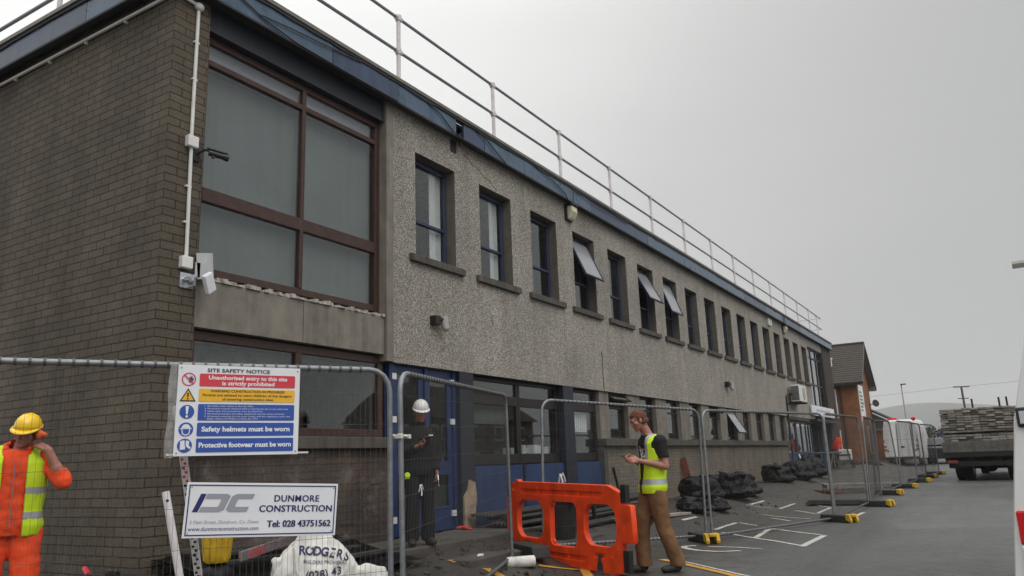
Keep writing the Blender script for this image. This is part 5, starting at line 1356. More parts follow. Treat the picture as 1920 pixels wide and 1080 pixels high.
# builder's bag
E_ = empty('builders_bag', (2.0, 5.05, .1), label='slumped white builders bulk bag with dark printed lettering under the company board', cat='bulk bag')
mb = MB(); mb.loft([((1.98, 5.02, .04), .40, .38), ((1.98, 5.02, .30), .42, .40), ((1.95, 5.03, .50), .38, .36), ((1.95, 5.03, .66), .27, .27), ((1.96, 5.02, .78), .13, .15), ((1.97, 5.0, .86), .05, .08)], 28, 2.6); mb.ell((2.33, 5.36, .26), (.25, .25, .27), None, 24, 16); mb.cap((1.72, 4.80, .50), (1.70, 4.76, .60), .10, .05)
mb.v = [(1.97 + (p[0] - 1.98) * .88, 5.0 + (p[1] - 5.02) * .88, p[2] * .95) for p in mb.v]
b = blob(mb, .014, 10); nrm_ = [v.normal.copy() for v in b.vertices]
for v, n0 in zip(b.vertices, nrm_):
    p = v.co; f1 = 1 - abs(noise.noise(V((p.x * 4.2 + 1.3, p.y * 4.2, p.z * 3.0)))) * 2.2; f2 = 1 - abs(noise.noise(V((p.x * 9 + p.z * 3, p.y * 9 - p.z * 4, p.z * 7 + 4)))) * 2.0; f3 = noise.noise(V((p.x * 24, p.y * 24, p.z * 16)))
    v.co = p + n0 * (.034 * f1 + .018 * f2 + .005 * f3 - .03)
b.update(); bagv = [v.co.copy() for v in b.vertices]; bagf = [tuple(f.vertices) for f in b.polygons]
for v in b.vertices: v.co = v.co - V((2.0, 5.05, .1))
finish(b, 'sack', 'bag_white', E_, 70)
BVb = BVHTree.FromPolygons(bagv, bagf)
cdir = (V((1.98, 5.02, .5)) - V((7, 0, 1.3))); cdir.z = 0; cdir.normalize(); cr_ = V((-cdir.y, cdir.x, 0)) * -1
o0 = V((2.05, 5.0, 0)) - cdir * 1.2
def lay(items):
    m = MB()
    for body, x, z, size, rot, off in items:
        x, z, size = x * .86 - .01, z * .95, size * .86; v, f = text_data(body, size, off=off); c, s = math.cos(rot), math.sin(rot); out_ = []
        for a in v:
            h_ = BVb.ray_cast(o0 + cr_ * (x + a[0] * c - a[1] * s) + V((0, 0, z + a[0] * s + a[1] * c)), cdir); out_.append(h_[0] - cdir * .006 if h_[0] is not None else None)
        m.add([q if q is not None else V((2, 5, .3)) for q in out_], [q for q in f if all(out_[i] is not None for i in q)])
    m.build('lettering', 'bag_ink', E_)
lay([(ch, -.185 + i * .068, .66 - .0021 * i * i, .105, -.07 * i, .003) for i, ch in enumerate('RODGERS')])
lay([('BUILDERS PROVIDERS', .03, .578, .042, -.10, 0)]); lay([('(028) 43', .02, .478, .098, .05, .001)]); lay([('NON RETURNABLE', .10, .405, .032, .03, .001)])
m = MB(); pts = []
for i in range(14):
    h_ = BVb.ray_cast(o0 + cr_ * (-.27 + .012 * i * (1 if i < 7 else .6) + .01 * math.sin(i)) + V((0, 0, .74 - i * .045)), cdir)
    if h_[0] is not None: pts.append(h_[0] - cdir * .008)
m.tube(pts, .009, 6); m.build('seam_cord', 'grey_plastic', E_, smooth=60)
# yellow tub, spirit level, sheeting and battens by the wall
E_ = empty('plastic_tub', (.98, 4.80, .3), label='yellow plastic tub standing on black sheeting below the company board', cat='tub')
m = MB(); c = V((.955, 4.80, 0))
def ringz(z, r, n=20): return [(c.x + r * math.cos(2 * math.pi * k / n), c.y + r * math.sin(2 * math.pi * k / n), z) for k in range(n)]
rr = [(.53, .095), (.54, .103), (.60, .110), (.74, .124), (.83, .130), (.83, .14), (.85, .14), (.85, .124), (.58, .10)]
n = 20; vv = [p for z, r in rr for p in ringz(z, r)]
m.add(vv, [(j * n + k, j * n + (k + 1) % n, (j + 1) * n + (k + 1) % n, (j + 1) * n + k) for j in range(len(rr) - 1) for k in range(n)] + [tuple(range(n - 1, -1, -1)), tuple(range((len(rr) - 1) * n, len(rr) * n))])
for k in range(6): a = 2 * math.pi * k / 6; m.cyl((c.x + .104 * math.cos(a), c.y + .104 * math.sin(a), .55), (c.x + .126 * math.cos(a), c.y + .126 * math.sin(a), .80), .012, n=6)
m.build('tub', 'yellow_plastic', E_, smooth=40)
m = MB(); m.ell((c.x, c.y, .38), (.18, .17, .155)); m.build('base', 'black_film', E_, smooth=60)
E_ = empty('spirit_level', (.9, 5.2, .6), label='silver builders level with red stripes lying beside the yellow tub', cat='level')
p, q = V((1.04, 4.98, .56)), V((.66, 6.0, .62)); d = (q - p).normalized(); s = d.cross(V((0, 0, 1))).normalized()
m = MB(); m.obox((p + q) / 2, d * (q - p).length / 2, s * .015, (0, 0, .045)); m.build('body', 'silver', E_, bevel=.004)
m = MB()
for i in range(5): m.obox(p + d * (.16 + .06 * i) + s * .0155, d * .016 + V((0, 0, .02)), s * .001, V((0, 0, .028)))
m.build('red_stripes', 'sign_red', E_)
def draped(name, x0, x1, y0, y1, zf, label, cat, mat='black_film', nx_=40, ny_=60, amp=.05, seed=0):
    m = MB(); vv = []
    for j in range(ny_ + 1):
        for i in range(nx_ + 1):
            x = x0 + (x1 - x0) * i / nx_; y = y0 + (y1 - y0) * j / ny_
            e = 1.0 if 1 < i < nx_ - 1 and 1 < j < ny_ - 1 else .15
            z = zf(x, y) + e * amp * (abs(noise.noise(V((x * 3.5 + seed, y * 2.2, 0)))) * 1.4 + .6 * noise.noise(V((x * 9, y * 6, seed))) + .3 * noise.noise(V((x * 22, y * 19, seed))))
            vv.append((x + .02 * noise.noise(V((y * 5, x, 2))), y, z))
    m.add(vv, [(j * (nx_ + 1) + i, j * (nx_ + 1) + i + 1, (j + 1) * (nx_ + 1) + i + 1, (j + 1) * (nx_ + 1) + i) for j in range(ny_) for i in range(nx_)])
    o = thing(name, m, mat, label, cat, smooth=70); so = o.modifiers.new('t', 'SOLIDIFY'); so.thickness = .006; return o
draped('plastic_sheeting', .02, 1.5, 4.80, 7.12, lambda x, y: .50 - .20 * ss(.1, 1.4, x) - .12 * ss(6.4, 7.1, y) * 0 + .02 * math.sin(y * 3), 'crumpled black plastic sheeting heaped against the stripped brick wall', 'plastic sheet', seed=3)
for i, (p, q) in enumerate((((.35, 5.0, .53), (.45, 7.0, .50)), ((.75, 4.9, .49), (.70, 6.9, .44)), ((1.15, 5.3, .42), (1.05, 7.3, .40)))):
    leaning('timber_batten', p, q, .07, .04, 'stone_dark', ('dark batten on the black sheeting, closest to the brick wall', 'dark batten on the middle of the black sheeting', 'dark batten on the front edge of the black sheeting')[i], 'batten')
m = MB(); m.box(-.30, .62, 3.98, 4.50, -.05, .40); m.box(-.33, .66, 3.95, 4.53, .402, .440)
thing('plank_box', m, 'dark_timber', 'low dark timber box against the foot of the brick corner', 'box', bevel=.01)
E_ = empty('hand_saw_handle', (-.12, 4.2, .46), label='red handled tool lying on the dark box by the brick corner', cat='tool')
m = MB(); m.cyl((-.22, 4.30, .50), (-.02, 4.22, .465), .024, n=10); m.build('handle', 'sign_red', E_, smooth=40); m = MB(); m.box(-.02, .16, 4.20, 4.23, .443, .475); m.build('blade', 'stone_dark', E_)
m = MB(); m.box(.14, .26, 4.28, 4.34, .443, .485); m.ell((.16, 4.31, .49), .022); m.ell((.24, 4.31, .49), .022)
thing('black_clip', m, 'black_plastic', 'small black clip on the dark box beside the red tool', 'clip', smooth=40)
# pile of dark ribbed sheets along the ground floor wall
random.seed(21)
SH = [(10.02, 14.6, .10, .52, .55), (10.3, 15.2, .18, .72, .485), (10.05, 14.2, .46, .96, .43), (10.9, 15.5, .55, 1.12, .375), (10.4, 15.0, .92, 1.38, .31), (12.2, 16.4, .20, .75, .55)]
SL = ['top dark ribbed sheet of the pile, touching the wall below the blue panels', 'second dark ribbed sheet from the wall in the pile', 'middle dark ribbed sheet of the pile by the wall', 'dark ribbed sheet with its end past the blue panels, lower in the pile', 'lowest front dark ribbed sheet of the pile', 'dark ribbed sheet under the nearest lower grey piers']
for (y0, y1, x0, x1, z), lb in zip(SH, SL):
    m = MB(); n = 28; row = []
    tlt = random.uniform(-.06, .02); yaw = random.uniform(-.02, .02)
    for i in range(n + 1):
        x = x0 + (x1 - x0) * i / n; zz = z + tlt * (x - x0) + .016 * (1 if (i % 4) < 2 else -1)
        row.append((x, zz))
    vv = []
    for (x, zz) in row: vv += [(x - yaw * 2, y0, zz), (x + yaw * 2, y1, zz + .01)]
    m.add(vv, [(2 * i, 2 * i + 2, 2 * i + 3, 2 * i + 1) for i in range(n)])
    o = thing('ribbed_sheet', m, 'stone_dark', lb, 'sheet', 'dark ribbed sheets piled by the wall'); so = o.modifiers.new('t', 'SOLIDIFY'); so.thickness = .008
leaning('timber_plank', (1.45, 12.4, .30), (1.60, 15.3, .20), .22, .05, 'weathered_board', 'pale plank lying along the front of the dark ribbed sheets', 'plank')
leaning('rusty_plank', (.24, 19.75, .28), (.03, 19.80, 1.25), .20, .04, 'rust', 'rust brown plank leaning on the pale brick wall beside the person in the vest', 'plank', side=(0, 1, .01))
leaning('timber_stake', (.22, 15.4, .35), (.03, 15.46, 1.12), .06, .03, 'dark_timber', 'thin dark stake leaning on the brick wall near the blue panels', 'stake', side=(0, 1, .01))
E_ = empty('plastic_bin', (1.52, 10.22, gz(1.5, 10.2)), label='black plastic bin seen through the middle opening of the orange barrier', cat='bin')
m = MB(); zb = gz(1.5, 10.2); c = V((1.52, 10.22, 0)); m.tube([(c.x, c.y, zb), (c.x, c.y, zb + .50), (c.x, c.y, zb + .505), (c.x, c.y, zb + .56)], [.21, .27, .29, .29], 24); m.build('tub', 'black_plastic', E_, smooth=40)
m = MB(); m.tube([(c.x + .25, c.y - .15, zb + .45), (c.x + .30, c.y - .2, zb + .5), (c.x + .38, c.y + .3, zb + .62), (c.x + .30, c.y + .5, zb + .25)], .03, 8); m.build('handle', 'black_plastic', E_, smooth=50)
m = MB(); random.seed(31)
for i in range(7): m.ell((.16 + random.uniform(-.10, .10), 9.83 + random.uniform(-.10, .12), .375 + random.uniform(0, .03)), (random.uniform(.03, .06), random.uniform(.03, .06), .02), nu=8, nv=6)
b = blob(m, .012, 2, [(.008, 20, 20, 1)]); o = finish(b, 'rag', 'red_cloth', None, 60); tag(o, 'red rag dropped at the foot of the stripped dark pier', 'rag')
# black rubble sacks
def sack(x, y, r, h, label, seed, sx=1.0):
    z = gz(x, y); mb = MB(); mb.ell((x, y, z + h * .45), (r * sx, r, h * .55)); mb.ell((x + r * .2, y - r * .15, z + h * .2), (r * 1.12 * sx, r * 1.08, h * .26))
    random.seed(seed)
    for i in range(5):
        a = random.uniform(0, 6.28); mb.ell((x + r * sx * .65 * math.cos(a), y + r * .65 * math.sin(a), z + h * random.uniform(.55, .92)), (r * .33, r * .33, h * .16))
    a = random.uniform(0, 6.28); mb.cap((x, y, z + h * .8), (x + .2 * math.cos(a), y + .2 * math.sin(a), z + h * 1.08), .09, .03)
    b = blob(mb, .022, 4)
    nrm_ = [v.normal.copy() for v in b.vertices]
    for v, n0 in zip(b.vertices, nrm_):
        p = v.co; v.co = p + n0 * (.045 * (.5 - abs(noise.noise(V((p.x * 4 + seed, p.y * 4, p.z * 4)))) * 2) + .012 * (.4 - abs(noise.noise(V((p.x * 9, p.y * 9 + seed, p.z * 8)))) * 2) + .006 * noise.noise(V((p.x * 22, p.y * 22, p.z * 22))))
    b.update()
    o = finish(b, 'rubble_sack', 'black_film', None, 70); tag(o, label, 'sack', 'black rubble sacks along the wall')
sack(.95, 18.2, 0.45, 0.53, 'large black rubble sack just right of the rust brown plank', 1, 1.1); sack(1.25, 19.5, 0.50, 0.57, 'tall black rubble sack in the middle of the nearest heap', 2); sack(1.30, 20.6, 0.38, 0.45, 'black rubble sack at the right end of the nearest heap', 3)
sack(1.55, 15.9, 0.32, 0.26, 'low flat black sack in front of the rust brown plank', 4, 1.1); sack(1.75, 16.75, 0.27, 0.22, 'low black sack at the front, before the tall heap', 5)
sack(.85, 26.2, 0.47, 0.53, 'black sack at the left end of the far heap', 6); sack(1.05, 28.2, 0.54, 0.60, 'big grey black sack in the middle of the far heap', 7); sack(1.0, 30.6, 0.56, 0.67, 'black sack at the right end of the far heap', 8)
leaning('timber_plank', (1.15, 22.0, .22), (.95, 25.2, .30), .10, .03, 'weathered_board', 'thin pale plank lying between the two heaps of black sacks', 'plank')
m = MB(); m.cyl((.42, 33.0, .4), (.18, 33.2, 1.2), .03, n=8); thing('plastic_pipe', m, 'white_plastic', 'short white pipe leaning at the far end of the pale brick wall', 'pipe')
m = MB()
for i in range(4): m.box(2.85 + .02 * i, 4.28 - .03 * i, 20.2 + .05 * i, 20.9, .055 + .022 * i, .075 + .022 * i)
thing('sheet_stack', m, 'stone_dark', 'flat stack of dark sheets on the ground between fence and far entrance', 'sheets', bevel=.004)
def pallet(x, y, rz, label, n=1):
    e = empty('pallet', (x, y, gz(x, y) + .005), R(rz), label, 'pallet', 'wooden pallets inside the fence')
    m = MB()
    for j in range(3): m.box(-.6, .6, -.5 + j * .45, -.4 + j * .45, 0, .10)
    m.build('bearers', 'weathered_board', e, local=True)
    m = MB()
    for i in range(7): m.box(-.6 + i * .178, -.6 + i * .178 + .12, -.5, .5, .102, .124)
    m.build('deck', 'weathered_board', e, local=True, bevel=.004); return e
pl = pallet(3.0, 25.3, 12, 'wooden pallet lying nearest, left of the fence line')
dup(pl, (3.02, 25.35, gz(3, 25.3) + .132), R(18), label='wooden pallet stacked on top of the nearest pallet'); dup(pl, (3.55, 28.0, gz(3.5, 28) + .005), R(4), label='wooden pallet lying further back beneath the leaning fence panel')
leaning('timber_offcut', (2.2, 25.2, .12), (2.9, 24.4, .12), .16, .10, 'rust', 'dark reddish timber offcut left of the stacked pallets', 'timber')
E_ = empty('cement_mixer', (.9, 39.2, gz(.9, 39.2)), label='small cement mixer with orange drum and white motor box by the far entrance', cat='mixer')
zb = gz(.9, 39.2)
m = MB(); m.tube([(.55, 39.2, zb + .85), (.60, 39.2, zb + .9), (.75, 39.1, zb + 1.15), (.80, 39.1, zb + 1.4)], [.10, .19, .19, .12], 16); m.build('drum', 'barrier_orange', E_, smooth=40)
m = MB(); m.box(.75, 1.25, 38.9, 39.5, zb + .35, zb + .85); m.build('motor_box', 'van_white', E_, bevel=.05)
m = MB()
for (x, y) in ((.5, 38.9), (1.3, 38.9), (.5, 39.5), (1.3, 39.5)): m.cyl((x, y, zb), (.9 + (x - .9) * .6, y, zb + .9), .03, n=6)
m.cyl((.72, 38.88, zb + .6), (1.28, 38.88, zb + .6), .03, n=6); m.build('frame', 'black_plastic', E_)
m = MB()
for x in (-.45, .45): m.cyl((.2 + x, 38.2, .55), (.2 + x, 38.2, 1.2), .03, n=6); m.cyl((.2 + x - .2, 37.9, .35), (.2 + x, 38.2, 1.2), .025, n=6); m.cyl((.2 + x + .2, 38.5, .35), (.2 + x, 38.2, 1.2), .025, n=6)
m.cyl((-.6, 38.2, 1.2), (1.0, 38.2, 1.2), .04, n=8); thing('metal_trestle', m, 'galvanised', 'metal trestle in front of the far blue entrance', 'trestle')
def scatter(name, n, x0, x1, y0, y1, s0, s1, mat, seed, label):
    m = MB(); random.seed(seed)
    for i in range(n):
        x, y = random.uniform(x0, x1), random.uniform(y0, y1); s = random.uniform(s0, s1) * random.choice((1, 1, .6, .4)); rot = Matrix.Rotation(random.random() * 6, 3, V((random.random(), random.random(), 1)))
        if x < 1.06 and 7.1 < y < 11.1: continue
        c = V((x, y, gz(x, y) + s * .25)); m.obox(c, rot @ V((s, 0, 0)), rot @ V((0, s * .7, 0)), rot @ V((0, 0, s * .45)))
    o = m.build(name, mat, None); tag(o, label, 'rubble', kind='stuff'); return o
scatter('rubble', 380, .1, 2.6, 5.6, 9.6, .008, .035, 'debris', 3, 'loose rubble and grit scattered on the ground by the step'); scatter('rubble', 130, .2, 2.4, 10.5, 24, .010, .04, 'debris', 5, 'grit and broken bits along the foot of the wall')
scatter('rubble', 120, -.4, 1.6, 44.9, 47.6, .05, .16, 'stone_dark', 8, 'rubble lying in front of the orange brick house')
m = MB(); random.seed(3)
m.obox((1.62, 8.0, .245), (.03, .02, .0), (-.01, .03, .01), (.004, -.004, .006)); thing('paper_scrap', m, 'white_cloth', 'white paper scrap on the ground behind the fence near the step', 'paper')
m = MB(); m.obox((2.55, 5.4, .06), (.012, .02, .02), (0, .006, .03), (.003, 0, 0)); thing('paper_scrap', m, 'white_cloth', 'small white scrap by the base of the fence post joint', 'paper')

# ------------------------------------------------------------------ orange brick house
Hh = empty('brick_house', (.2, 50.3, .4), label='orange brick two storey house with brown tiled gable roof beyond the long building', cat='house')
hx0, hx1, hy0, hy1, ez, rz_ = -9.0, .2, 51.7, 57.4, 5.60, 8.0
ym_ = (hy0 + hy1) / 2
m = MB()
m.quad((hx0, hy0, -.2), (hx1, hy0, -.2), (hx1, hy0, ez), (hx0, hy0, ez)); m.quad((hx0, hy1, -.2), (hx0, hy1, ez), (hx1, hy1, ez), (hx1, hy1, -.2))
m.add([(hx1, hy0, -.2), (hx1, hy1, -.2), (hx1, hy1, ez), (hx1, ym_, rz_ - .1), (hx1, hy0, ez)], [(0, 1, 2, 3, 4)]); m.add([(hx0, hy0, -.2), (hx0, hy1, -.2), (hx0, hy1, ez), (hx0, ym_, rz_ - .1), (hx0, hy0, ez)], [(4, 3, 2, 1, 0)])
m.build('wall', 'orange_brick', Hh)
roof = MB(); ov = .38
sl_ = (rz_ - ez) / (ym_ - hy0)
for sgn in (0, 1):
    ye = hy0 - ov if sgn == 0 else hy1 + ov; ze = ez - ov * sl_
    n = 18
    for k in range(n):                           # tile courses, each lapped over the one below
        a, b_ = k / n, (k + 1.15) / n; ya, za = ye + (ym_ - ye) * a, ze + (rz_ - ze) * a; yb, zb2 = ye + (ym_ - ye) * min(1, b_), ze + (rz_ - ze) * min(1, b_)
        roof.add([(hx0 - .3, ya, za + .05), (hx1 + .42, ya, za + .05), (hx1 + .42, yb, zb2 + .02), (hx0 - .3, yb, zb2 + .02), (hx0 - .3, ya, za), (hx1 + .42, ya, za)], [(0, 1, 2, 3), (4, 5, 1, 0)])
roof.cyl((hx0 - .3, ym_, rz_ + .03), (hx1 + .42, ym_, rz_ + .03), .09, n=8)
rf = roof.build('roof', 'roof_tile', Hh)
m = MB(); zc = lambda y: ez - ov * sl_ + (y - (hy0 - ov)) * sl_ + 1.2
m.cyl((-1.3, 52.8, 6.1), (-1.3, 52.8, 6.95), .11, n=10); m.cyl((-1.3, 52.8, 6.95), (-1.3, 52.8, 7.05), .16, n=10); m.obox((-1.3, 52.65, 6.18), (.35, 0, 0), (0, .08, .06), (0, -.02, .03)); m.build('vent_pipe', 'van_white', rf, smooth=40)
m = MB()
for ya, yb in ((hy0 - ov, ym_), (hy1 + ov, ym_)):
    za = ez - ov * sl_
    m.add([(hx1 + .40, ya, za - .16), (hx1 + .44, ya, za - .16), (hx1 + .44, ya, za + .06), (hx1 + .40, ya, za + .06), (hx1 + .40, yb, rz_ - .18), (hx1 + .44, yb, rz_ - .18), (hx1 + .44, yb, rz_ + .06), (hx1 + .40, yb, rz_ + .06)], [(0, 1, 2, 3), (4, 7, 6, 5), (0, 4, 5, 1), (1, 5, 6, 2), (2, 6, 7, 3), (3, 7, 4, 0)])
m.box(hx0, hx1 + .3, hy0 - ov - .06, hy0 - ov + .06, ez - ov * sl_ - .14, ez - ov * sl_ + .0); m.cyl((-.75, hy0 - .08, 0.3), (-.75, hy0 - .08, 5.2), .06, n=8)
m.build('gutter', 'black_plastic', Hh)
m = MB(); za = ez - ov * sl_
m.quad((hx1, hy0 - ov, za - .15), (hx1 + .40, hy0 - ov, za - .15), (hx1 + .40, ym_, rz_ - .17), (hx1, ym_, rz_ - .17)); m.quad((hx1, hy1 + ov, za - .15), (hx1, ym_, rz_ - .17), (hx1 + .40, ym_, rz_ - .17), (hx1 + .40, hy1 + ov, za - .15))
m.box(hx1 + .004, hx1 + .38, hy1 - .02, hy1 + ov, za - .18, za + .12); m.box(hx0, hx1, hy0 - ov, hy0, za - .12, za - .09)
m.build('eaves_soffit', 'edge_trim', Hh)
for (ya, yb, za, zb2) in ((54.3, 55.1, 1.0, 2.7),):
    m = MB(); m.box(hx1, hx1 + .05, ya, yb, za, zb2); f_ = m.build('window', 'van_white', Hh); g = MB(); g.box(hx1 + .05, hx1 + .056, ya + .08, yb - .08, za + .08, zb2 - .08); g.build('pane', 'glass_dark', f_); g = MB(); g.box(hx1, hx1 + .10, ya - .1, yb + .1, za - .12, za - .003); g.build('sill', 'dark_concrete', f_)
for za, zb2 in ((3.2, 5.0), (.9, 2.5)):
    m = MB(); m.box(-2.2, -1.0, hy0 - .05, hy0, za, zb2); f_ = m.build('window', 'van_white', Hh); g = MB(); g.box(-2.1, -1.1, hy0 - .056, hy0 - .05, za + .1, zb2 - .1); g.build('pane', 'glass_dark', f_)
sg = empty('wall_sign', (.25, 52.8, 3.5), label='tall white sign with dark lettering on the gable of the orange brick house', cat='sign')
m = MB(); m.box(.215, .26, 51.95, 53.9, 3.25, 5.2); m.build('board', 'van_white', sg); m = MB(); random.seed(14)
for i in range(6): m.box(.262, .268, 52.2, 52.2 + random.uniform(.7, 1.3), 4.70 - i * .22, 4.80 - i * .22)
m.build('lettering', 'sign_black', sg); m = MB(); m.box(.205, .214, 51.88, 53.97, 3.18, 5.27); m.build('frame', 'black_plastic', sg)
m = MB(); m.cyl((.2, 56.6, 4.15), (.45, 56.75, 4.2), .03, n=6); m.tube([(.45, 56.8, 4.2), (.52, 56.72, 4.22), (.60, 56.62, 4.24)], [.05, .16, .24], 16); thing('satellite_dish', m, 'stone_dark', 'grey satellite dish on the far edge of the orange brick gable', 'satellite dish', smooth=30)
ex = empty('lean_to', (1.0, 58.5, .4), label='low lean-to with sloping grey roof on the far side of the orange house', cat='building')
m = MB(); m.box(-.5, 1.9, 57.1, 62, -.2, 2.6); m.build('wall', 'orange_brick', ex); m = MB(); m.prism([(-.6, 4.15), (2.3, 2.55), (2.3, 2.65), (-.6, 4.27)], (0, 57.05, 0), (1, 0, 0), (0, 0, 1), (0, 5.2, 0)); m.build('roof', 'stone_dark', ex); m = MB(); m.box(-.3, 2.2, 56.95, 57.04, 2.45, 2.62); m.build('fascia_board', 'edge_trim', ex)
m = MB(); m.prism([(0, 2.62), (1.95, 2.62), (0, 3.75)], (0, 57.1, 0), (1, 0, 0), (0, 0, 1), (0, .1, 0)); m.build('gable_wall', 'dark_concrete', ex)

# ------------------------------------------------------------------ vehicles
def wheel(par, x, y, r, wd, nm='wheel', zc=None):
    zc = r if zc is None else zc
    m = MB(); m.tube([(x - wd / 2, y, zc), (x - wd / 2 + .02, y, zc), (x + wd / 2 - .02, y, zc), (x + wd / 2, y, zc)], [r * .9, r, r, r * .9], 24); w_ = m.build(nm, 'tyre', par, local=True, smooth=40)
    m = MB(); m.cyl((x - wd / 2 - .006, y, zc), (x + wd / 2 + .006, y, zc), r * .58, n=18); m.build('rim', 'rim', w_, local=True, smooth=40)
    return w_
def van(loc, rz, label, body, W, L, H, light='lamp_red', lamp_z=(.55, .95), rack=False, taper=None):
    off = (lambda z: 0.0) if not taper else (lambda z: next((a[1] + (b[1] - a[1]) * (z - a[0]) / (b[0] - a[0]) for a, b in zip(taper[:-1], taper[1:]) if a[0] <= z <= b[0]), 0.0))
    e = empty('van', loc, rz, label, 'van')
    m = MB(); st = [(0, .42, H - .10, 0), (.05, .40, H - .02, -.01), (.4, .38, H, -.02), (L * .62, .36, H, -.02), (L * .70, .36, H - .12, -.015), (L * .82, .36, H * .58, .0), (L * .97, .38, H * .47, .03), (L, .42, H * .40, .10)]
    rings = []
    for y, zb, zt, ins in st:
        tz = lambda f: zb + (zt - zb) * f
        half = [(W / 2 - ins - .04, zb), (W / 2 - ins, tz(.10)), (W / 2 - ins, tz(.45)), (W / 2 - ins - .035, tz(.66)), (W / 2 - ins - .085, tz(.86)), (W / 2 - ins - .15, tz(.965)), (W / 2 - ins - .26, zt)]
        if taper and zt > H * .9: half = [(W / 2 - ins - o_, zb if k == 0 else (zt if k == len(taper) - 1 else z)) for k, (z, o_) in enumerate(taper)]
        ring = [(W / 2 + x, y, z) for x, z in half] + [(W / 2 - x, y, z) for x, z in reversed(half)]; rings.append(ring)
    n = len(rings[0]); m.add([p for r in rings for p in r], [(j * n + k, j * n + (k + 1) % n, (j + 1) * n + (k + 1) % n, (j + 1) * n + k) for j in range(len(rings) - 1) for k in range(n)] + [tuple(range(n - 1, -1, -1)), tuple(range((len(rings) - 1) * n, len(rings) * n))])
    m.f = [tuple(reversed(f)) for f in m.f]
    b = m.build('body', body, e, local=True, smooth=32)
    # rear doors: seams, hinges, handle, plate recess
    m = MB(); m.box(W / 2 - .006, W / 2 + .006, -.004, .012, .55, H - .2); m.box(.12, W - .12, -.004, .012, H * .56, H * .56 + .008); m.box(.08, W - .08, -.003, .012, .52, .53); m.build('door_seam', 'chassis', e, local=True)
    for x, z in ((.04 + off(1.42), 1.42), (W - .04 - off(1.42), 1.42), (.18 + off(.85), .85), (W - .18 - off(.85), .85)):
        m = MB(); m.box(x - .035, x + .035, -.022, .0, z - .05, z + .05); hg = m.build('door_hinge', 'black_plastic', e, local=True, bevel=.008); m = MB(); m.box(x - .02, x + .018, -.03, -.0225, z - .032, z + .032); m.build('hinge_plate', 'silver', hg, local=True)
    m = MB(); m.box(W / 2 - .02, W / 2 + .18, -.03, .0, 1.02, 1.10); m.build('door_handle', 'black_plastic', e, local=True, bevel=.01)
    m = MB(); m.box(.02, W - .02, -.09, .06, .36, .50); m.build('bumper', 'black_plastic', e, local=True, bevel=.03)
    z0, z1 = lamp_z
    lo_ = off(z1)
    for x0, x1 in ((lo_, lo_ + .13), (W - lo_ - .13, W - lo_)):
        m = MB(); m.box(x0 + .004, x1 - .004, -.020, .05, z0, z0 + (z1 - z0) * .36); m.box(x0 + .004, x1 - .004, -.020, .05, z0 + (z1 - z0) * .64, z1); lp = m.build('tail_light', 'lamp_red', e, local=True, bevel=.01)
        m = MB(); m.box(x0 + .004, x1 - .004, -.018, .05, z0 + (z1 - z0) * .365, z0 + (z1 - z0) * .635); m.build('reversing_lens', 'lamp_clear', lp, local=True, bevel=.008)
    for y in (.95, L - .85):
        for x in (.11, W - .11): wheel(e, x, y, .33, .20)
    m = MB(); m.add([(.16, L * .70 + .02, H - .16), (W - .16, L * .70 + .02, H - .16), (W - .1, L * .82 - .03, H * .60), (.1, L * .82 - .03, H * .60)], [(0, 1, 2, 3)])
    for v_ in range(4): m.v[v_] = (m.v[v_][0], m.v[v_][1] + .03, m.v[v_][2] + .02)
    m.build('windscreen', 'glass_dark', e, local=True)
    if rack:
        for y in (.05, 1.6, 2.7):
            m = MB(); m.cyl((.22, y, H + .20), (W - .12, y, H + .20), .022, n=8); m.box(.46, .50, y - .02, y + .02, H - .03, H + .20); m.box(W - .50, W - .46, y - .02, y + .02, H - .03, H + .20)
            m.build('roof_bar', 'grey_plastic', e, local=True, smooth=40)
    return e
van((6.985, 4.81, .01), R(-6), 'white van cut off by the right edge, only its rear corner and tail light showing', 'van_white', 1.95, 5.2, 2.02, lamp_z=(.50, .96), rack=True, taper=[(.40, .02), (.62, .0), (.96, .045), (1.41, .115), (1.65, .178), (1.84, .225), (2.02, .36)])
# roof bar end that reaches into view is part of the rack above
fv = van((1.38, 50.9, .30), R(-5), 'small looking far white van seen from behind, between house and lorry', 'van_white', 1.82, 5.0, 2.62, lamp_z=(.85, 1.15))
m = MB(); m.box(.25, .75, .6, .8, 2.60, 2.74); m.build('beacon', 'lamp_red', fv, local=True, bevel=.03)
m = MB(); m.ell((1.70, .2, 2.63), (.13, .10, .12)); m.build('beacon', 'lamp_red', fv, local=True, smooth=60)
van((4.0, 56.8, .3), R(-6), 'dark purple van parked beyond the far white van, left of the lorry', 'van_purple', 1.8, 4.6, 2.25)
ce = empty('parked_car', (3.25, 53.4, .29), R(-4), 'dark car parked between the far white van and the lorry', 'car')
m = MB(); sec = [(0, .3), (0, .95), (.15, 1.05), (.55, 1.48), (.8, 1.52), (2.0, 1.50), (2.7, 1.02), (3.9, .85), (4.0, .6), (4.0, .3)]
m.prism(sec, (0, 0, 0), (0, 1, 0), (0, 0, 1), (1.35, 0, 0)); m.build('body', 'car_dark', ce, local=True, bevel=.06)
m = MB(); m.box(.12, 1.23, .0, .012, 1.0, 1.02); m.add([(.12, .17, 1.10), (1.23, .17, 1.10), (1.15, .53, 1.47), (.2, .53, 1.47)], [(0, 1, 2, 3)]); m.v = [(a, b_ - .03, c_ + .02) for a, b_, c_ in m.v]; m.build('rear_window', 'glass_dark', ce, local=True)
for x in (0.02, 1.17): m = MB(); m.box(x, x + .16, -.02, .05, .72, .92); m.build('tail_light', 'lamp_red', ce, local=True, bevel=.02)
for y in (.8, 3.2):
    for x in (.1, 1.25): wheel(ce, x, y, .3, .18)
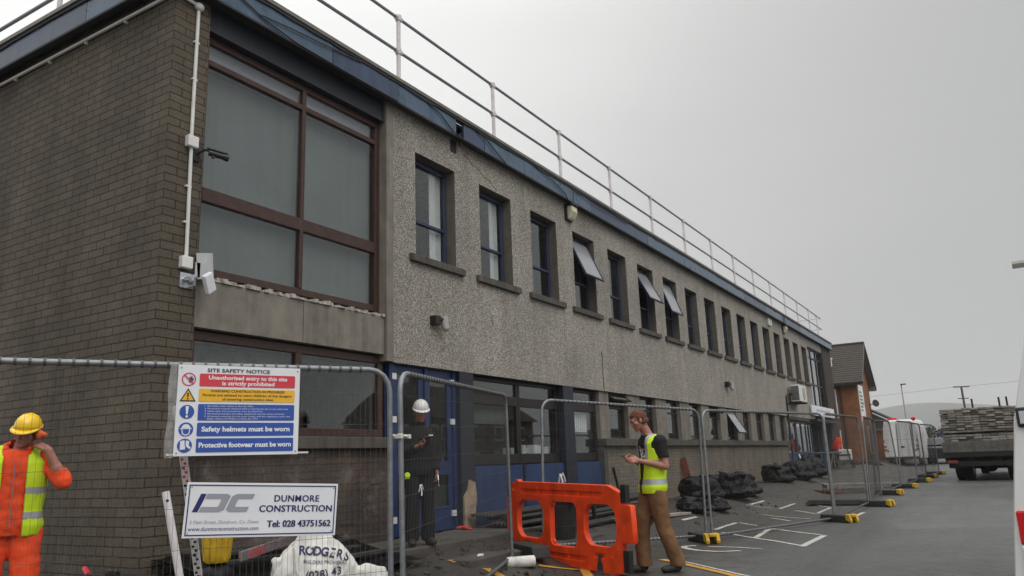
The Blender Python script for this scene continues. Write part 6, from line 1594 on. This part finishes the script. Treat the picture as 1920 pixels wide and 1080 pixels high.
# timber lorry
TZ = gz(6.5, 31.5)
T = empty('flatbed_lorry', (5.38, 31.2, TZ), R(-6), 'old flatbed lorry seen from behind, loaded with rough timber boards', 'lorry')
TW = 2.45
m = MB(); m.box(0, TW, 0, .07, .96, 1.31)
m.build('tailgate', 'tailgate_wood', T, local=True, bevel=.01)
m = MB(); m.box(0, .05, .07, 5.6, .96, 1.31); m.box(TW - .05, TW, .07, 5.6, .96, 1.31); m.box(.0, TW, 5.6, 5.66, .9, 2.3); m.build('dropside', 'tailgate_wood', T, local=True)
m = MB(); m.box(.0, TW, .0, 5.6, .84, .955); m.box(.05, TW - .05, -.03, .03, .80, .90); m.build('bed', 'chassis', T, local=True)
m = MB(); m.box(.75, .90, .1, 8.0, .52, .84); m.box(TW - .90, TW - .75, .1, 8.0, .52, .84); m.box(.15, TW - .15, .02, .12, .50, .66); m.cyl((.3, 1.2, .48), (TW - .3, 1.2, .48), .10, n=10); m.ell((TW / 2, 1.2, .48), .22); m.box(.4, TW - .4, .5, 2.0, .55, .83); m.build('chassis', 'chassis', T, local=True)
for x in (.30, .58, TW - .58, TW - .30): wheel(T, x, 1.2, .47, .25)
for x in (.35, TW - .35): wheel(T, x, 7.0, .47, .25)
for x in (.06, TW - .66): m = MB(); m.box(x, x + .60, .45, .47, .42, .92); m.build('mudflap', 'black_rubber', T, local=True)
for x in (.10, TW - .42): m = MB(); m.box(x, x + .32, -.05, -.0, .60, .70); m.build('tail_light', 'rust', T, local=True)
m = MB(); m.prism([(5.9, .6), (8.0, .6), (8.05, 1.3), (7.8, 2.35), (5.9, 2.35)], (.08, 0, 0), (0, 1, 0), (0, 0, 1), (TW - .16, 0, 0)); cb = m.build('cab', 'van_white', T, local=True, bevel=.05)
m = MB(); m.box(.3, TW - .3, 5.88, 5.895, 1.5, 2.1); m.build('rear_window', 'glass_dark', cb, local=True)
for x in (.42, 1.36, 1.62):
    m = MB(); m.cyl((x, 5.7, 1.2), (x, 5.7, 3.02), .035, n=8); m.build('load_post', 'chassis', T, local=True)
TM = Matrix.Translation(V((5.38, 31.2, TZ))) @ Matrix.Rotation(R(-6), 4, 'Z')
bmesh0 = MB(); bmesh0.box(-.118, .118, -2.2, 2.2, -.034, .034); first = None
random.seed(77); labels = 'rough grey timber board in the high stack on the flatbed lorry'
for r in range(17):
    z = .98 + r * .083 + (.055 if r >= 7 else 0)
    for c_ in range(10):
        x = .165 + c_ * .2365 + random.uniform(-.006, .006); y = 2.35 + random.uniform(-.07, .06)
        p = TM @ V((x, y, z + .04 + random.uniform(-.004, .004)))
        if first is None:
            first = bmesh0.build('timber_board', 'weathered_board', None, bevel=.008); o = first
        else:
            o = first.copy(); COL.objects.link(o)
        o.location = p; o.rotation_euler = (random.uniform(-.004, .004), random.uniform(-.03, .03), R(-6) + random.uniform(-.004, .004))
        tag(o, labels, 'timber', 'timber boards stacked on the lorry')
for x in (.35, 1.05, 1.7, 2.2):
    m = MB(); m.box(x - .05, x + .05, .25, 4.5, 1.565, 1.612); 
m = MB(); m.box(.08, TW - .08, .3, .42, 1.566, 1.612); m.box(.08, TW - .08, 4.0, 4.12, 1.566, 1.612); thing('spacer_batten', m.xf(TM), 'dark_timber', 'dark spacer battens between the two layers of timber on the lorry', 'battens')

# house across the road, seen only as a reflection in the ground floor glass
OH = empty('rendered_house', (29, 52, .3), label='dark roofed rendered house across the road, mirrored in the ground floor windows', cat='house')
m = MB(); m.box(26, 34, 44, 58, -.2, 4.6); m.build('wall', 'pale_brick', OH)
m = MB(); m.prism([(25.6, 4.55), (34.4, 4.55), (30, 7.4)], (0, 43.6, 0), (1, 0, 0), (0, 0, 1), (0, 14.8, 0)); m.box(29.5, 30.5, 47, 48, 6.6, 8.4); m.build('roof', 'roof_tile', OH)
for y in (45.5, 49, 52.5, 56):
    for z in (1.0, 3.0): m = MB(); m.box(25.93, 26.0, y - .6, y + .6, z, z + 1.1); f_ = m.build('window', 'van_white', OH); g = MB(); g.box(25.92, 25.929, y - .5, y + .5, z + .1, z + 1.0); g.build('pane', 'glass_dark', f_)
m = MB(); m.box(20.9, 21.15, 20, 80, -.2, 1.5); thing('boundary_wall', m, 'dark_concrete', 'low wall along the far side of the road, mirrored in the ground floor windows', 'wall')

# ------------------------------------------------------------------ poles, wires, hedge
E_ = empty('street_lamp', (1.34, 67.5, .4), label='thin street lamp in front of the far hill', cat='street lamp')
m = MB(); m.tube([(1.34, 67.5, .3), (1.34, 67.5, 3), (1.34, 67.5, 5.9)], [.07, .05, .04], 8); m.build('column', 'grey_plastic', E_, smooth=40)
m = MB(); m.tube([(1.34, 67.5, 5.9), (1.36, 67.4, 6.05), (1.45, 67.3, 6.10)], .04, 6); m.box(1.30, 1.70, 67.2, 67.4, 6.06, 6.14); m.build('lamp_head', 'stone_dark', E_, bevel=.02)
E_ = empty('telegraph_pole', (4.98, 81.5, .5), label='wooden telegraph pole with two crossarms rising behind the timber load', cat='pole')
m = MB(); m.tube([(5.1, 81.5, .3), (5.02, 81.5, 6.55)], [.11, .085], 8); m.build('pole', 'wood_pole', E_, smooth=40)
m = MB(); m.obox((5.02, 81.5, 6.5), (.62, .35, 0), (-.03, .05, 0), (0, 0, .05)); m.obox((5.03, 81.5, 5.45), (.40, .22, 0), (-.03, .05, 0), (0, 0, .035)); m.build('crossarm', 'wood_pole', E_)
for i, (a, b_, lb) in enumerate((((5.02, 81.5, 6.55), (-30, 95, 7.2), 'overhead wire from the telegraph pole towards the house'), ((5.6, 81.8, 6.55), (60, 62, 8.6), 'overhead wire from the telegraph pole to the right'))):
    a, b_ = V(a), V(b_); m = MB(); m.tube([a.lerp(b_, k / 16) + V((0, 0, -1.0 * 4 * (k / 16) * (1 - k / 16) * .5)) for k in range(17)], .012, 4); thing('overhead_wire', m, 'stone_dark', lb, 'wire')
def leafy(name, label, cat, cx, cy, rx, ry, rz, z0, n, seed, kind=None):
    m = MB(); random.seed(seed)
    for i in range(n):
        while True:
            p = V((random.uniform(-1, 1), random.uniform(-1, 1), random.uniform(-1, 1)))
            if p.length < 1 and p.length > .45 + .3 * noise.noise(p * 3): break
        q = V((cx + p.x * rx, cy + p.y * ry, z0 + rz + p.z * rz * (1 + .3 * noise.noise(V((p.x * 4, p.y * 4, seed)))))); s = random.uniform(.12, .30)
        a = V((random.gauss(0, 1), random.gauss(0, 1), random.gauss(0, 1))).normalized(); b_ = a.orthogonal().normalized(); c_ = a.cross(b_)
        m.quad(q - b_ * s, q - c_ * s * .6, q + b_ * s, q + c_ * s * .6)
    o = m.build(name, 'leaf', None); tag(o, label, cat, kind=kind); return o
leafy('hedge', 'dark hedge and scrub beyond the parked vehicles', 'hedge', 2, 100, 26, 3, 1.6, .2, 11000, 4, 'stuff')

# ------------------------------------------------------------------ damp air
hm = bpy.data.materials.new('haze'); hm.use_nodes = True
hn = hm.node_tree; hn.nodes.clear(); ho = hn.nodes.new('ShaderNodeOutputMaterial'); hv = hn.nodes.new('ShaderNodeVolumePrincipled')
hv.inputs['Color'].default_value = (.96, .97, .98, 1); hv.inputs['Density'].default_value = .00036; hv.inputs['Anisotropy'].default_value = .2
hn.links.new(hv.outputs[0], ho.inputs['Volume']); MATS['haze'] = hm
m = MB(); m.box(-1650, 1650, -440, 2460, -6, 150); o = m.build('haze', 'haze', None); tag(o, kind='stuff')
